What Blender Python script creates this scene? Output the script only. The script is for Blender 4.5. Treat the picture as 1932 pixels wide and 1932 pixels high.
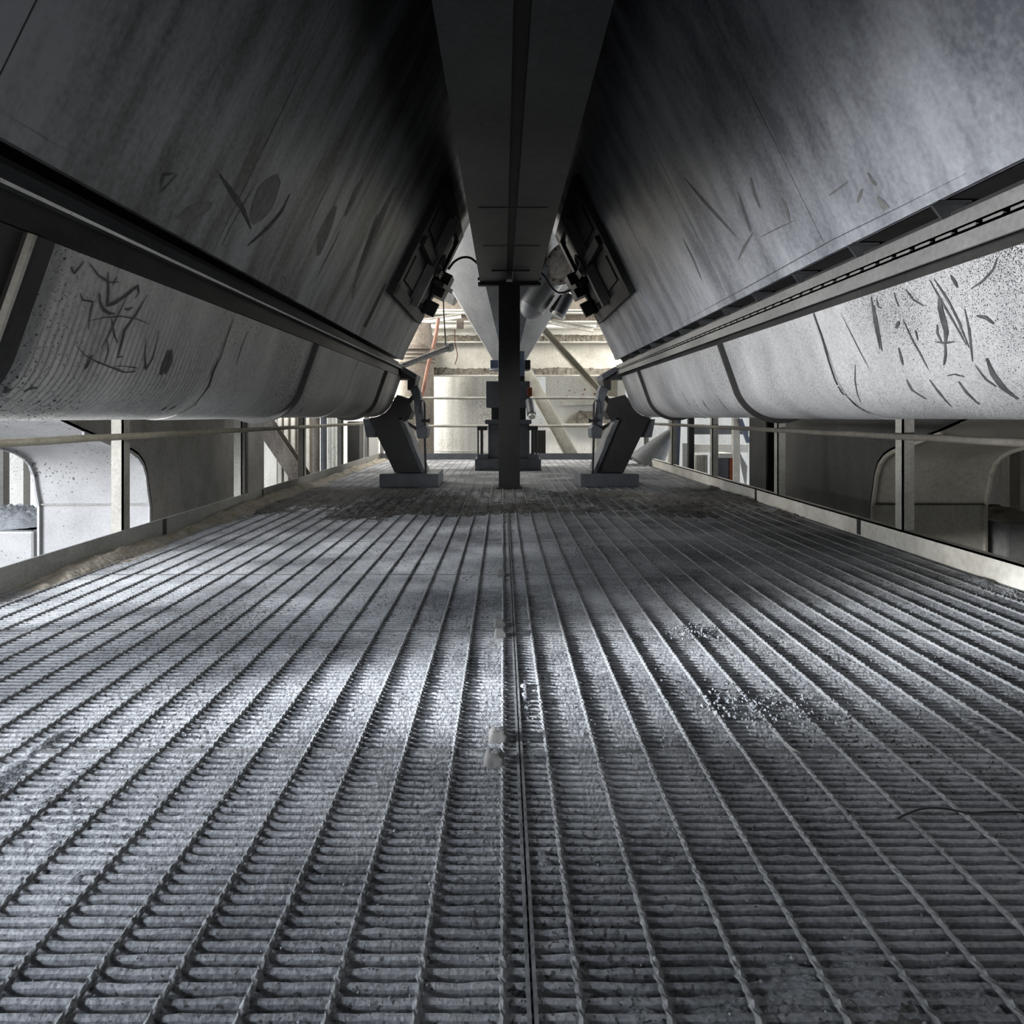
import bpy, math, random
import numpy as np
from mathutils import Vector, Matrix

for o in list(bpy.data.objects):
    bpy.data.objects.remove(o)
SC = bpy.context.scene
COL = SC.collection
H = 0.685                      # eye level above the grating

# ------------------------------------------------------------------ camera
cam_d = bpy.data.cameras.new('camera')
cam_d.sensor_width = 36.0
cam_d.lens = 36.0 * 1200.0 / 1932.0
cam_d.shift_x = 17.0 / 1932.0
cam_d.shift_y = -181.0 / 1932.0
cam_d.clip_start = 0.02
cam = bpy.data.objects.new('camera', cam_d)
cam.location = (0, 0, H)
cam.rotation_euler = (math.radians(90), 0, 0)
COL.objects.link(cam)
SC.camera = cam

# ------------------------------------------------------------------ light
SC.view_settings.view_transform = 'Standard'
SC.view_settings.look = 'None'
SC.view_settings.gamma = 1.0
SC.view_settings.exposure = 0.18
SC.view_settings.use_curve_mapping = False
world = bpy.data.worlds.new('overcast_sky')
SC.world = world
world.use_nodes = True
bg = world.node_tree.nodes['Background']
bg.inputs[0].default_value = (0.86, 0.93, 1.0, 1)
bg.inputs[1].default_value = 1.2

def sun(name, direction, strength, angle, color=(1, 1, 1)):
    d = bpy.data.lights.new(name, 'SUN'); d.energy = strength; d.angle = math.radians(angle); d.color = color
    o = bpy.data.objects.new(name, d); COL.objects.link(o)
    o.rotation_euler = Vector(direction).to_track_quat('-Z', 'Y').to_euler()
    o.location = (-6, -4, 8)
    return o

def area(name, loc, target, sx, sy, power, color=(1, 1, 1), spread=180):
    d = bpy.data.lights.new(name, 'AREA'); d.shape = 'RECTANGLE'; d.size = sx; d.size_y = sy
    d.energy = power; d.color = color; d.spread = math.radians(spread)
    o = bpy.data.objects.new(name, d); COL.objects.link(o)
    o.location = loc
    o.rotation_euler = (Vector(target) - Vector(loc)).to_track_quat('-Z', 'Y').to_euler()
    return o

def spot(name, loc, target, power, deg, blend, radius, color=(1, 1, 1)):
    d = bpy.data.lights.new(name, 'SPOT'); d.energy = power; d.spot_size = math.radians(deg); d.spot_blend = blend
    d.shadow_soft_size = radius; d.color = color
    o = bpy.data.objects.new(name, d); COL.objects.link(o)
    o.location = loc
    o.rotation_euler = (Vector(target) - Vector(loc)).to_track_quat('-Z', 'Y').to_euler()
    return o

area('daylight_left_low', (-4.8, -0.3, -0.35), (1.0, 2.3, 0.8), 3.0, 1.4, 165, (0.97, 0.98, 1.0), 66)
area('daylight_left_high', (-4.6, 0.9, 2.4), (-1.3, 1.9, 0.0), 3.0, 1.6, 85, (0.84, 0.91, 1.0), 110)
area('casing_fill_left', (-5.6, 1.2, 0.9), (-2.9, 4.3, -0.2), 1.6, 1.6, 30, (0.97, 0.98, 1.0), 60)  # added lamp that brightens the front of the left casing
area('daylight_yard', (-2.4, 9.75, 3.1), (0.0, 11.2, 0.6), 4.0, 0.9, 250, (1.0, 0.95, 0.86))
area('silo_fill_left', (-3.6, 10.95, 1.7), (-0.6, 12.0, 0.3), 1.2, 1.6, 420, (1.0, 0.96, 0.88))  # added lamp hidden behind the girders to round the silo's shading
area('daylight_yard_right', (3.6, 10.0, 2.6), (1.0, 11.8, 0.2), 1.5, 1.5, 220, (1.0, 0.95, 0.86))
spot('pool_fill_left', (-3.3, 1.0, 1.5), (-1.25, 2.7, 0.0), 450, 32, 1.0, 0.12, (0.96, 0.98, 1.0))  # this spot and the next two are added for soft floor pools
spot('pool_fill_middle', (-3.3, 0.5, 0.66), (-0.2, 1.5, 0.0), 350, 24, 1.0, 0.10, (0.95, 0.97, 1.0))
spot('pool_fill_right', (-3.3, 0.75, 0.70), (0.62, 1.78, 0.0), 1900, 13, 1.0, 0.08, (0.90, 0.95, 1.0))
spot('kick_fill', (-3.3, 0.6, 0.62), (2.03, 2.5, 0.08), 330, 12, 1.0, 0.04, (1.0, 0.97, 0.92))  # added spot grazing the right kick plate
spot('near_floor_fill', (-1.9, -0.9, 1.0), (0.2, 0.95, 0.0), 125, 60, 1.0, 0.15, (0.82, 0.89, 1.0))  # added fill spot for the near floor

spot('trough_fill', (-0.45, -0.7, 0.30), (-1.2, 2.2, 0.72), 62, 44, 1.0, 0.08, (1.0, 0.98, 0.95))  # added spot skimming the left trough to bring out its ripples

# ------------------------------------------------------------------ helpers
rng = random.Random(7)
nrs = np.random.RandomState(11)

def tag(o, label=None, cat=None, group=None, kind=None):
    if label: o['label'] = label
    if cat: o['category'] = cat
    if group: o['group'] = group
    if kind: o['kind'] = kind
    return o

def empty(name, loc=(0, 0, 0), label=None, cat=None, group=None):
    o = bpy.data.objects.new(name, None)
    o.empty_display_size = 0.1
    COL.objects.link(o)
    o.location = loc
    return tag(o, label, cat, group)

class MB:
    """collects shapes into one mesh (world coordinates)"""
    def __init__(s): s.v = []; s.f = []
    def add(s, vs, fs):
        b = len(s.v); s.v += [tuple(v) for v in vs]; s.f += [tuple(i + b for i in f) for f in fs]
        return s
    def box(s, x0, x1, y0, y1, z0, z1):
        return s.add([(x0, y0, z0), (x1, y0, z0), (x1, y1, z0), (x0, y1, z0), (x0, y0, z1), (x1, y0, z1), (x1, y1, z1), (x0, y1, z1)],
                     [(3, 2, 1, 0), (4, 5, 6, 7), (0, 1, 5, 4), (1, 2, 6, 5), (2, 3, 7, 6), (3, 0, 4, 7)])
    def obox(s, o, a, b, c):
        """box from corner o along three edge vectors"""
        o, a, b, c = map(Vector, (o, a, b, c))
        vs = [o, o + a, o + a + b, o + b, o + c, o + a + c, o + a + b + c, o + b + c]
        fs = [(3, 2, 1, 0), (4, 5, 6, 7), (0, 1, 5, 4), (1, 2, 6, 5), (2, 3, 7, 6), (3, 0, 4, 7)]
        if a.cross(b).dot(c) < 0: fs = [tuple(reversed(f)) for f in fs]
        return s.add(vs, fs)
    def bar(s, p, q, w, d, up=(0, 0, 1)):
        """rectangular bar from p to q, w across, d along the up side"""
        p, q, up = Vector(p), Vector(q), Vector(up)
        t = q - p; x = t.cross(up)
        if x.length < 1e-6: x = t.cross(Vector((0, 1, 0)))
        x.normalize(); u = x.cross(t).normalized()
        return s.obox(p - x * w / 2 - u * d / 2, x * w, u * d, t)
    def ibeam(s, p, q, w, d, t, up):
        p, q, up = Vector(p), Vector(q), Vector(up)
        tt = q - p; x = tt.cross(up).normalized(); u = x.cross(tt).normalized()
        s.obox(p - x * w / 2 - u * d / 2, x * w, u * t, tt)
        s.obox(p - x * w / 2 + u * (d / 2 - t), x * w, u * t, tt)
        s.obox(p - x * t / 2 - u * (d / 2 - t), x * t, u * (d - 2 * t), tt)
        return s
    def tube(s, path, r, n=12, cap=True, r2=None):
        pts = [Vector(p) for p in path]; m = len(pts); b = len(s.v)
        prev = None
        for i, p in enumerate(pts):
            t = (pts[min(i + 1, m - 1)] - pts[max(i - 1, 0)]).normalized()
            if prev is None:
                a = t.cross(Vector((0, 0, 1)))
                if a.length < 1e-4: a = t.cross(Vector((0, 1, 0)))
            else:
                a = prev - t * prev.dot(t)
            a.normalize(); prev = a; c = t.cross(a)
            rr = r if r2 is None else r + (r2 - r) * i / (m - 1)
            for k in range(n):
                g = 2 * math.pi * k / n
                s.v.append(tuple(p + a * (math.cos(g) * rr) + c * (math.sin(g) * rr)))
        for i in range(m - 1):
            for k in range(n):
                k2 = (k + 1) % n
                s.f.append((b + i * n + k, b + i * n + k2, b + (i + 1) * n + k2, b + (i + 1) * n + k))
        if cap:
            s.f.append(tuple(b + k for k in reversed(range(n)))); s.f.append(tuple(b + (m - 1) * n + k for k in range(n)))
        return s
    def prism_y(s, prof, y0, y1, ny=1):
        """profile of (x, z) run along y"""
        n = len(prof); b = len(s.v)
        for j in range(ny + 1):
            y = y0 + (y1 - y0) * j / ny
            for x, z in prof: s.v.append((x, y, z))
        for j in range(ny):
            for k in range(n):
                k2 = (k + 1) % n
                s.f.append((b + j * n + k, b + j * n + k2, b + (j + 1) * n + k2, b + (j + 1) * n + k))
        s.f.append(tuple(b + k for k in reversed(range(n)))); s.f.append(tuple(b + ny * n + k for k in range(n)))
        return s
    def prism_x(s, prof, x0, x1):
        """profile of (y, z) run along x"""
        n = len(prof); b = len(s.v)
        for x in (x0, x1):
            for y, z in prof: s.v.append((x, y, z))
        for k in range(n):
            k2 = (k + 1) % n
            s.f.append((b + k, b + k2, b + n + k2, b + n + k))
        s.f.append(tuple(b + k for k in reversed(range(n)))); s.f.append(tuple(b + n + k for k in range(n)))
        return s
    def lathe(s, c, prof, n=24, axis='z', a0=0.0):
        """prof of (r, h) turned round the axis through c"""
        m = len(prof); b = len(s.v)
        for r, h in prof:
            for k in range(n):
                g = a0 + 2 * math.pi * k / n
                u, w = r * math.cos(g), r * math.sin(g)
                if axis == 'z': s.v.append((c[0] + u, c[1] + w, c[2] + h))
                elif axis == 'y': s.v.append((c[0] + u, c[1] + h, c[2] + w))
                else: s.v.append((c[0] + h, c[1] + u, c[2] + w))
        for i in range(m - 1):
            for k in range(n):
                k2 = (k + 1) % n
                s.f.append((b + i * n + k, b + i * n + k2, b + (i + 1) * n + k2, b + (i + 1) * n + k))
        s.f.append(tuple(b + k for k in reversed(range(n)))); s.f.append(tuple(b + (m - 1) * n + k for k in range(n)))
        return s
    def xform(s, M):
        s.v = [tuple(M @ Vector(v)) for v in s.v]; return s
    def build(s, name, mat, parent=None, smooth=None, bevel=0):
        me = bpy.data.meshes.new(name); me.from_pydata(s.v, [], s.f); me.update()
        import bmesh
        bm = bmesh.new(); bm.from_mesh(me); bmesh.ops.recalc_face_normals(bm, faces=bm.faces)
        bm.to_mesh(me); bm.free()
        me.materials.append(mat)
        o = bpy.data.objects.new(name, me); COL.objects.link(o)
        if smooth is not None:
            me.polygons.foreach_set('use_smooth', [True] * len(me.polygons))
            me.set_sharp_from_angle(angle=math.radians(smooth))
        if parent:
            o.parent = parent
            o.matrix_parent_inverse = Matrix.Translation(-Vector(parent.location))
        if bevel:
            m = o.modifiers.new('bevel', 'BEVEL'); m.width = bevel; m.segments = 2; m.limit_method = 'ANGLE'
        return o

def at(px, py, y):
    """point at depth y seen at a spot of the picture"""
    return Vector(((px - 949) / 1200 * y, y, H + (785 - py) / 1200 * y))

# ------------------------------------------------------------------ materials
def mat(name, c1, c2, rough=0.55, metallic=0.0, scale=3.0, stretch=(1, 1, 1), bump=0.2, bscale=40.0, speck=0.0, speck_scale=60.0, speck_col=(0.02, 0.02, 0.02), contrast=(0.35, 0.65), fine=0.35, world=False):
    m = bpy.data.materials.new(name); m.use_nodes = True
    nt = m.node_tree; N = nt.nodes; L = nt.links
    b = N['Principled BSDF']
    b.inputs['Roughness'].default_value = rough; b.inputs['Metallic'].default_value = metallic
    tc = N.new('ShaderNodeNewGeometry' if world else 'ShaderNodeTexCoord'); CO = 'Position' if world else 'Object'; mp = N.new('ShaderNodeMapping'); mp.inputs['Scale'].default_value = stretch
    L.new(tc.outputs[CO], mp.inputs[0])
    n1 = N.new('ShaderNodeTexNoise'); n1.inputs['Scale'].default_value = scale; n1.inputs['Detail'].default_value = 8; n1.inputs['Roughness'].default_value = 0.62
    L.new(mp.outputs[0], n1.inputs['Vector'])
    n2 = N.new('ShaderNodeTexNoise'); n2.inputs['Scale'].default_value = bscale; n2.inputs['Detail'].default_value = 5
    L.new(tc.outputs[CO], n2.inputs['Vector'])
    mixf = N.new('ShaderNodeMix'); mixf.data_type = 'FLOAT'; mixf.inputs[0].default_value = fine
    L.new(n1.outputs[0], mixf.inputs[2]); L.new(n2.outputs[0], mixf.inputs[3])
    rp = N.new('ShaderNodeValToRGB'); rp.color_ramp.elements[0].position = contrast[0]; rp.color_ramp.elements[1].position = contrast[1]
    rp.color_ramp.elements[0].color = (*c1, 1); rp.color_ramp.elements[1].color = (*c2, 1)
    L.new(mixf.outputs[0], rp.inputs[0])
    out = rp.outputs[0]
    if speck > 0:
        n3 = N.new('ShaderNodeTexNoise'); n3.inputs['Scale'].default_value = speck_scale; n3.inputs['Detail'].default_value = 3
        L.new(tc.outputs[CO], n3.inputs['Vector'])
        n4 = N.new('ShaderNodeTexNoise'); n4.inputs['Scale'].default_value = 1.7; n4.inputs['Detail'].default_value = 2
        L.new(tc.outputs[CO], n4.inputs['Vector'])
        ad = N.new('ShaderNodeMath'); ad.operation = 'MULTIPLY_ADD'; ad.inputs[1].default_value = 0.45
        L.new(n4.outputs[0], ad.inputs[0]); L.new(n3.outputs[0], ad.inputs[2])
        r2 = N.new('ShaderNodeValToRGB'); r2.color_ramp.elements[0].position = 0.86 - 0.1 * speck; r2.color_ramp.elements[1].position = 0.90 - 0.1 * speck
        L.new(ad.outputs[0], r2.inputs[0])
        mx = N.new('ShaderNodeMix'); mx.data_type = 'RGBA'
        L.new(r2.outputs[0], mx.inputs[0]); L.new(out, mx.inputs[6]); mx.inputs[7].default_value = (*speck_col, 1)
        out = mx.outputs[2]
    L.new(out, b.inputs['Base Color'])
    if bump:
        bp = N.new('ShaderNodeBump'); bp.inputs['Strength'].default_value = bump; bp.inputs['Distance'].default_value = 0.004
        L.new(n2.outputs[0], bp.inputs['Height']); L.new(bp.outputs[0], b.inputs['Normal'])
    return m

M = {}
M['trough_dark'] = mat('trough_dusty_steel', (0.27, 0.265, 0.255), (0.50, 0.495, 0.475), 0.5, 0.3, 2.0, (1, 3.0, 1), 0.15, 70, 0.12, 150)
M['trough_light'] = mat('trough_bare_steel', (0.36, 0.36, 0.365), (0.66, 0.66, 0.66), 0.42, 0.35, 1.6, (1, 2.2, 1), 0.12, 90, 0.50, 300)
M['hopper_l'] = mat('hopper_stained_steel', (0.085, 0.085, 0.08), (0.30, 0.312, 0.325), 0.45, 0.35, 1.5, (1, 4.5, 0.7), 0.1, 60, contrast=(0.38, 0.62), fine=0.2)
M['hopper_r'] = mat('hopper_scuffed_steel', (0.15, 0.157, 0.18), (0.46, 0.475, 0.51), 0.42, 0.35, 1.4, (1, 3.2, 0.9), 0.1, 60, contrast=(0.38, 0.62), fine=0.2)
M['black'] = mat('black_steel', (0.018, 0.018, 0.018), (0.045, 0.044, 0.042), 0.55, 0.3, 3, (1, 1, 1), 0.1, 60)
M['flange_r'] = mat('flange_grey_steel', (0.14, 0.14, 0.135), (0.26, 0.26, 0.25), 0.5, 0.3, 4, (1, 0.5, 1), 0.1, 60)
M['girder'] = mat('girder_dark_steel', (0.032, 0.034, 0.036), (0.075, 0.079, 0.083), 0.5, 0.3, 2, (1, 1, 1), 0.1, 50)
M['column'] = mat('column_dark_steel', (0.016, 0.016, 0.016), (0.04, 0.039, 0.037), 0.6, 0.2, 3, (1, 1, 0.6), 0.15, 40)
M['mach'] = mat('machine_blue_grey', (0.07, 0.075, 0.085), (0.15, 0.16, 0.18), 0.55, 0.2, 4, (1, 1, 1), 0.15, 50)
M['leg'] = mat('leg_dark_steel', (0.02, 0.02, 0.02), (0.045, 0.045, 0.045), 0.55, 0.2, 3, (1, 1, 1), 0.1, 50)
M['post'] = mat('rail_dusty_paint', (0.19, 0.18, 0.155), (0.38, 0.37, 0.335), 0.7, 0.0, 5, (1, 1, 0.6), 0.3, 60)
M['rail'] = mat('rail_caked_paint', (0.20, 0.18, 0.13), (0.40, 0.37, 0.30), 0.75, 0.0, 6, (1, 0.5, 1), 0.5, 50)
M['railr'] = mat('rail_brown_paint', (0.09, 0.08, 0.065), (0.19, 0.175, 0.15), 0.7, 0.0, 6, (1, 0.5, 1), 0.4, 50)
M['side_r'] = mat('casing_dark_steel', (0.025, 0.024, 0.022), (0.075, 0.073, 0.071), 0.45, 0.2, 2, (1, 2, 1), 0.1, 40)
M['kick'] = mat('kick_plate_steel', (0.20, 0.20, 0.19), (0.36, 0.36, 0.34), 0.7, 0.1, 4, (1, 0.6, 1), 0.3, 60)
M['bars'] = mat('grating_dusty_steel', (0.12, 0.125, 0.135), (0.52, 0.53, 0.55), 0.75, 0.0, 2.4, (0.7, 1, 1), 0.8, 130, 0.12, 120, (0.10, 0.10, 0.10), contrast=(0.38, 0.62), fine=0.3, world=True)
M['rods'] = mat('twisted_rod_steel', (0.13, 0.135, 0.14), (0.30, 0.305, 0.31), 0.7, 0.1, 5, (1, 1, 1), 0.7, 120, world=True)
M['dust'] = mat('cement_dust', (0.085, 0.09, 0.098), (0.42, 0.435, 0.46), 0.9, 0.0, 4, (1, 1, 1), 1.0, 170, 0.1, 140, (0.12, 0.12, 0.12), (0.38, 0.62), 0.6)
M['shaded_dirt'] = mat('shaded_floor_dirt', (0.035, 0.033, 0.03), (0.17, 0.165, 0.16), 0.95, 0.0, 6, (1, 1, 1), 1.0, 90, contrast=(0.36, 0.66), fine=0.5)  # floor dirt, darkened to carry the shade over the far band
M['silt'] = mat('brown_silt', (0.15, 0.13, 0.10), (0.36, 0.33, 0.28), 0.95, 0.0, 9, (1, 1, 1), 1.0, 60)
M['mark'] = mat('dark_scuff', (0.03, 0.03, 0.03), (0.08, 0.08, 0.08), 0.7, 0.0, 20, (1, 1, 1), 0.0)
M['mark_soft'] = mat('grey_scuff', (0.10, 0.10, 0.096), (0.17, 0.17, 0.165), 0.6, 0.1, 20, (1, 1, 1), 0.0)
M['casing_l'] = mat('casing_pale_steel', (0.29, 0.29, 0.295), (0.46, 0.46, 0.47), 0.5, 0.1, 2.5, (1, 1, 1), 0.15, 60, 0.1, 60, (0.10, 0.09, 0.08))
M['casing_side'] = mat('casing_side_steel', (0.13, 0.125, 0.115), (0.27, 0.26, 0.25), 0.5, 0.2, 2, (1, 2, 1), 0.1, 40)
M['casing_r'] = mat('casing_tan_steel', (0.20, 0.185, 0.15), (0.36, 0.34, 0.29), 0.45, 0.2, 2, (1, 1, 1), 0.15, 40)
M['pale'] = mat('pale_painted_steel', (0.55, 0.54, 0.50), (0.82, 0.81, 0.77), 0.6, 0.0, 3, (1, 1, 0.4), 0.15, 40, 0.1, 60, (0.35, 0.32, 0.28))
M['silo'] = mat('silo_streaked_steel', (0.46, 0.46, 0.44), (0.80, 0.79, 0.76), 0.45, 0.2, 3, (2.2, 2.2, 0.12), 0.15, 40, 0.15, 60, (0.34, 0.30, 0.24))
M['web'] = mat('girder_stippled_paint', (0.50, 0.48, 0.42), (0.76, 0.74, 0.68), 0.7, 0.0, 5, (1, 1, 1), 0.9, 35)
M['dirt'] = mat('dark_caked_dirt', (0.035, 0.03, 0.025), (0.26, 0.24, 0.20), 0.95, 0.0, 14, (1, 1, 0.3), 1.0, 40)
M['wall'] = mat('streaked_concrete', (0.60, 0.59, 0.56), (0.86, 0.85, 0.82), 0.8, 0.0, 3, (1.5, 1, 0.15), 0.3, 40, 0.1, 50, (0.40, 0.36, 0.30))
M['rust'] = mat('rust', (0.16, 0.035, 0.02), (0.34, 0.10, 0.05), 0.9, 0.0, 20, (1, 1, 1), 0.5, 60)
M['brown'] = mat('brown_dirty_steel', (0.08, 0.064, 0.052), (0.27, 0.24, 0.205), 0.7, 0.1, 3, (1, 1, 0.4), 0.4, 30)
M['hose'] = mat('orange_hose_rubber', (0.16, 0.075, 0.052), (0.26, 0.135, 0.095), 0.6, 0.0, 8, (1, 1, 1), 0.1, 60)
M['cable'] = mat('black_cable_rubber', (0.010, 0.010, 0.010), (0.025, 0.025, 0.025), 0.5, 0.0, 8, (1, 1, 1), 0.0)
M['cone'] = mat('cone_galvanised_steel', (0.19, 0.195, 0.20), (0.36, 0.365, 0.37), 0.42, 0.4, 2, (1, 1, 1), 0.1, 50)
M['rustplate'] = mat('cover_worn_steel', (0.13, 0.105, 0.085), (0.46, 0.42, 0.38), 0.6, 0.2, 7, (1, 1, 1), 0.3, 40)
M['blue'] = mat('blue_grey_paint', (0.10, 0.12, 0.18), (0.20, 0.24, 0.34), 0.55, 0.1, 4, (1, 1, 1), 0.1, 50)
M['conc'] = mat('dark_concrete', (0.10, 0.10, 0.095), (0.20, 0.195, 0.185), 0.9, 0.0, 2, (1, 1, 1), 0.3, 20)
M['ground'] = mat('pale_concrete_ground', (0.42, 0.41, 0.39), (0.62, 0.60, 0.57), 0.9, 0.0, 1, (1, 1, 1), 0.3, 8)

# ------------------------------------------------------------------ large structure
tag(MB().box(-14, 12, -8, 22, -3.2, -3.0).build('ground', M['ground']), kind='structure')
tag(MB().box(-3.3, 5.0, -4, 9.9, 3.3, 3.6).build('ceiling', M['conc']), kind='structure')
tag(MB().box(4.6, 4.9, -4, 6.6, -3.0, 3.3).build('wall_right', M['conc']), kind='structure')
tag(MB().box(-2.4, 4.6, -4.3, -4.0, -3.0, 3.3).build('wall_rear_blocker', M['conc']), kind='structure')  # unseen wall added to block ambient light from behind the camera
tag(MB().box(-7, 9, 14.6, 14.9, -3.0, 5.5).build('wall_far', M['wall']), kind='structure')

XL, XR, XM = -1.93, 2.03, 0.034         # floor edges and the centre seam
ROW0, ROWP, NROW = 0.576, 0.724, 13
YB = ROW0 + ROWP * NROW                 # far edge of the platform

# joists that carry the grating
for i, x in enumerate((XL - 0.03, (XL + XM) / 2, XM, (XM + XR) / 2, XR + 0.03)):
    word = ('under the left edge', 'under the left seam', 'under the centre seam', 'under the right seam', 'under the right edge')[i]
    j = MB().ibeam((x, -0.4, -0.135), (x, YB + 0.03, -0.135), 0.1, 0.2, 0.01, (0, 0, 1)).build('floor_joist', M['column'])
    tag(j, 'dark steel joist carrying the grating floor ' + word, 'joist', 'floor joists')

# ------------------------------------------------------------------ grating panels
def bar_mesh(width):
    mb = MB(); n = 36; pitch = ROWP / n; seg = 44
    for k in range(n):
        y = (k + 0.5) * pitch; b = len(mb.v)
        for i in range(seg + 1):
            x = width * i / seg
            dz = nrs.normal(0, 0.0006); dy = nrs.normal(0, 0.0004); w = 0.0042 + abs(nrs.normal(0, 0.0006))
            for yy, zz in ((-w, -0.032), (w, -0.032), (w, -0.002 + dz), (w * 0.45, dz), (-w * 0.45, dz), (-w, -0.002 + dz)):
                mb.v.append((x, y + yy + dy, zz))
        for i in range(seg):
            for q in range(6):
                q2 = (q + 1) % 6
                mb.f.append((b + i * 6 + q, b + i * 6 + q2, b + (i + 1) * 6 + q2, b + (i + 1) * 6 + q))
    me_o = mb.build('bar_grid', M['bars'])
    return me_o

def rod_mesh():
    mb = MB(); seg = 144; n = 8
    for i in range(seg + 1):
        y = ROWP * i / seg
        g = y / 0.0805 * math.pi * 2
        k_ = 1 + 0.12 * nrs.normal() + (0.16 if i % 4 == 0 else 0)
        ox, oz = nrs.normal(0, 0.0004), nrs.normal(0, 0.0004)
        for k in range(n):
            a = 2 * math.pi * k / n
            r_ = 0.0042 * k_ * (1 + 0.17 * math.cos(4 * (a - g)) + 0.09 * nrs.normal())
            mb.v.append((math.cos(a) * r_ + ox, y, 0.0012 + math.sin(a) * r_ + oz))
    for i in range(seg):
        for k in range(n):
            k2 = (k + 1) % n
            mb.f.append((i * n + k, i * n + k2, i * n + n + k2, i * n + n + k))
    mb.f.append(tuple(reversed(range(n)))); mb.f.append(tuple(seg * n + k for k in range(n)))
    return mb.build('cross_rod', M['rods'])

ords = ['nearest', 'second', 'third', 'fourth', 'fifth', 'sixth', 'seventh', 'eighth', 'ninth', 'tenth', 'eleventh', 'twelfth', 'thirteenth']
cols = [(XL, XM - 0.982, 'along the left kick plate'), (XM - 0.982, XM, 'left of the centre seam'), (XM, XM + 0.998, 'right of the centre seam'), (XM + 0.998, XR, 'along the right kick plate')]
proto_bar = {}
proto_rod = None
band_proto = {}
for r in range(NROW):
    y0 = ROW0 + r * ROWP
    for c, (x0, x1, where) in enumerate(cols):
        w = x1 - x0
        root = empty('floor_grating', (x0, y0, 0), 'dusty steel bar grating in the %s row from the camera, %s' % (ords[r], where), 'floor grating', 'floor gratings')
        key = round(w, 3)
        if key not in proto_bar:
            g = bar_mesh(w); proto_bar[key] = g
        else:
            g = proto_bar[key].copy(); COL.objects.link(g)
        g.parent = root
        rods = [-0.1 * k for k in range(0, 10)] if c == 1 else [-1.0 - 0.1 * k for k in range(0, 10)] if c == 0 else [0.09 + 0.1 * k for k in range(0, 10)] if c == 2 else [1.09 + 0.1 * k for k in range(0, 10)]
        for x in rods:
            if not (x0 + 0.012 < x < x1 - 0.012): continue
            if proto_rod is None:
                q = rod_mesh(); proto_rod = q
            else:
                q = proto_rod.copy(); COL.objects.link(q)
            q.parent = root; q.location = (x - x0, 0, 0)
        for nm, key2 in (('front', (key, 'f')), ('back', (key, 'b')), ('left', (key, 'l')), ('right', (key, 'r'))):
            if (nm == 'left' and c in (1, 3)) or (nm == 'right' and c in (0, 2)): continue
            if key2 not in band_proto:
                mb = MB()
                if nm == 'front': mb.box(0, w, 0.0015, 0.0065, -0.035, 0.001)
                elif nm == 'back': mb.box(0, w, ROWP - 0.0065, ROWP - 0.0015, -0.035, 0.001)
                elif nm == 'left': mb.box(0.0015, 0.0065, 0, ROWP, -0.035, 0.004)
                else: mb.box(w - 0.0065, w - 0.0015, 0, ROWP, -0.035, 0.004)
                e = mb.build('banding_bar', M['rods']); band_proto[key2] = e
            else:
                e = band_proto[key2].copy(); COL.objects.link(e)
            e.parent = root

# ------------------------------------------------------------------ dust on the grating
def vnoise(x, y, s, seed):
    r = np.random.RandomState(seed).rand(256, 256).astype(np.float32)
    u = x * s + 37.1; v = y * s + 91.7
    i = np.floor(u).astype(int); j = np.floor(v).astype(int); fu = u - i; fv = v - j
    fu = fu * fu * (3 - 2 * fu); fv = fv * fv * (3 - 2 * fv)
    i0, i1, j0, j1 = i % 256, (i + 1) % 256, j % 256, (j + 1) % 256
    return (r[i0, j0] * (1 - fu) + r[i1, j0] * fu) * (1 - fv) + (r[i0, j1] * (1 - fu) + r[i1, j1] * fu) * fv

def fbm(x, y, s, seed, o=4):
    t = 0; a = 0.5; z = 0
    for k in range(o):
        t = t + a * vnoise(x, y, s * 2 ** k, seed + k); z += a; a *= 0.5
    return t / z

xs = np.arange(XL, XR + 0.001, 0.008)
ys = np.concatenate([np.arange(0.6, 3.2, 0.005), np.arange(3.2, 5.0, 0.008), np.arange(5.0, YB + 0.01, 0.02)])
X, Y = np.meshgrid(xs, ys)
pn = fbm(X, Y, 2.2, 3, 4)                                   # broad patches
fn = fbm(X, Y, 30.0, 21, 3)
gn = vnoise(X, Y, 160.0, 55)
cover = np.clip((pn - 0.46) / 0.16, 0, 1)
lvl = -0.0120 + 0.0085 * cover - 0.006 * np.clip((Y - 1.2) / 0.8, 0, 1) + 0.009 * (fn - 0.5) + 0.007 * (gn - 0.5) * (0.3 + cover)
ph = np.mod((Y - ROW0) / (ROWP / 36), 1.0)
lvl += -0.004 * (1 - np.abs(ph - 0.5) * 2) * -1.0 * (cover - 0.6)
rodx = [-0.1 * k for k in range(0, 10)] + [-1.0 - 0.1 * k for k in range(0, 10)] + [0.09 + 0.1 * k for k in range(0, 10)] + [1.09 + 0.1 * k for k in range(0, 10)]
hol = np.zeros_like(X)  # dust sunk right of each rod, shaping the shadow that falls there
for rx in rodx:
    d_ = X - rx
    hol += np.where(d_ > 0, np.exp(-d_ / 0.030), np.exp(d_ / 0.006))
lvl -= 0.017 * np.clip(hol, 0, 1) * (0.5 + fbm(X, Y, 9.0, 61, 2)) * (1 - 0.55 * cover)
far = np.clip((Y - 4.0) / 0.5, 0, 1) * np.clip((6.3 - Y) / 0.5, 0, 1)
lvl = lvl + far * (0.021 + 0.014 * (fn - 0.4))
lvl += np.clip((Y - 6.3), 0, 1) * 0.004
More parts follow.
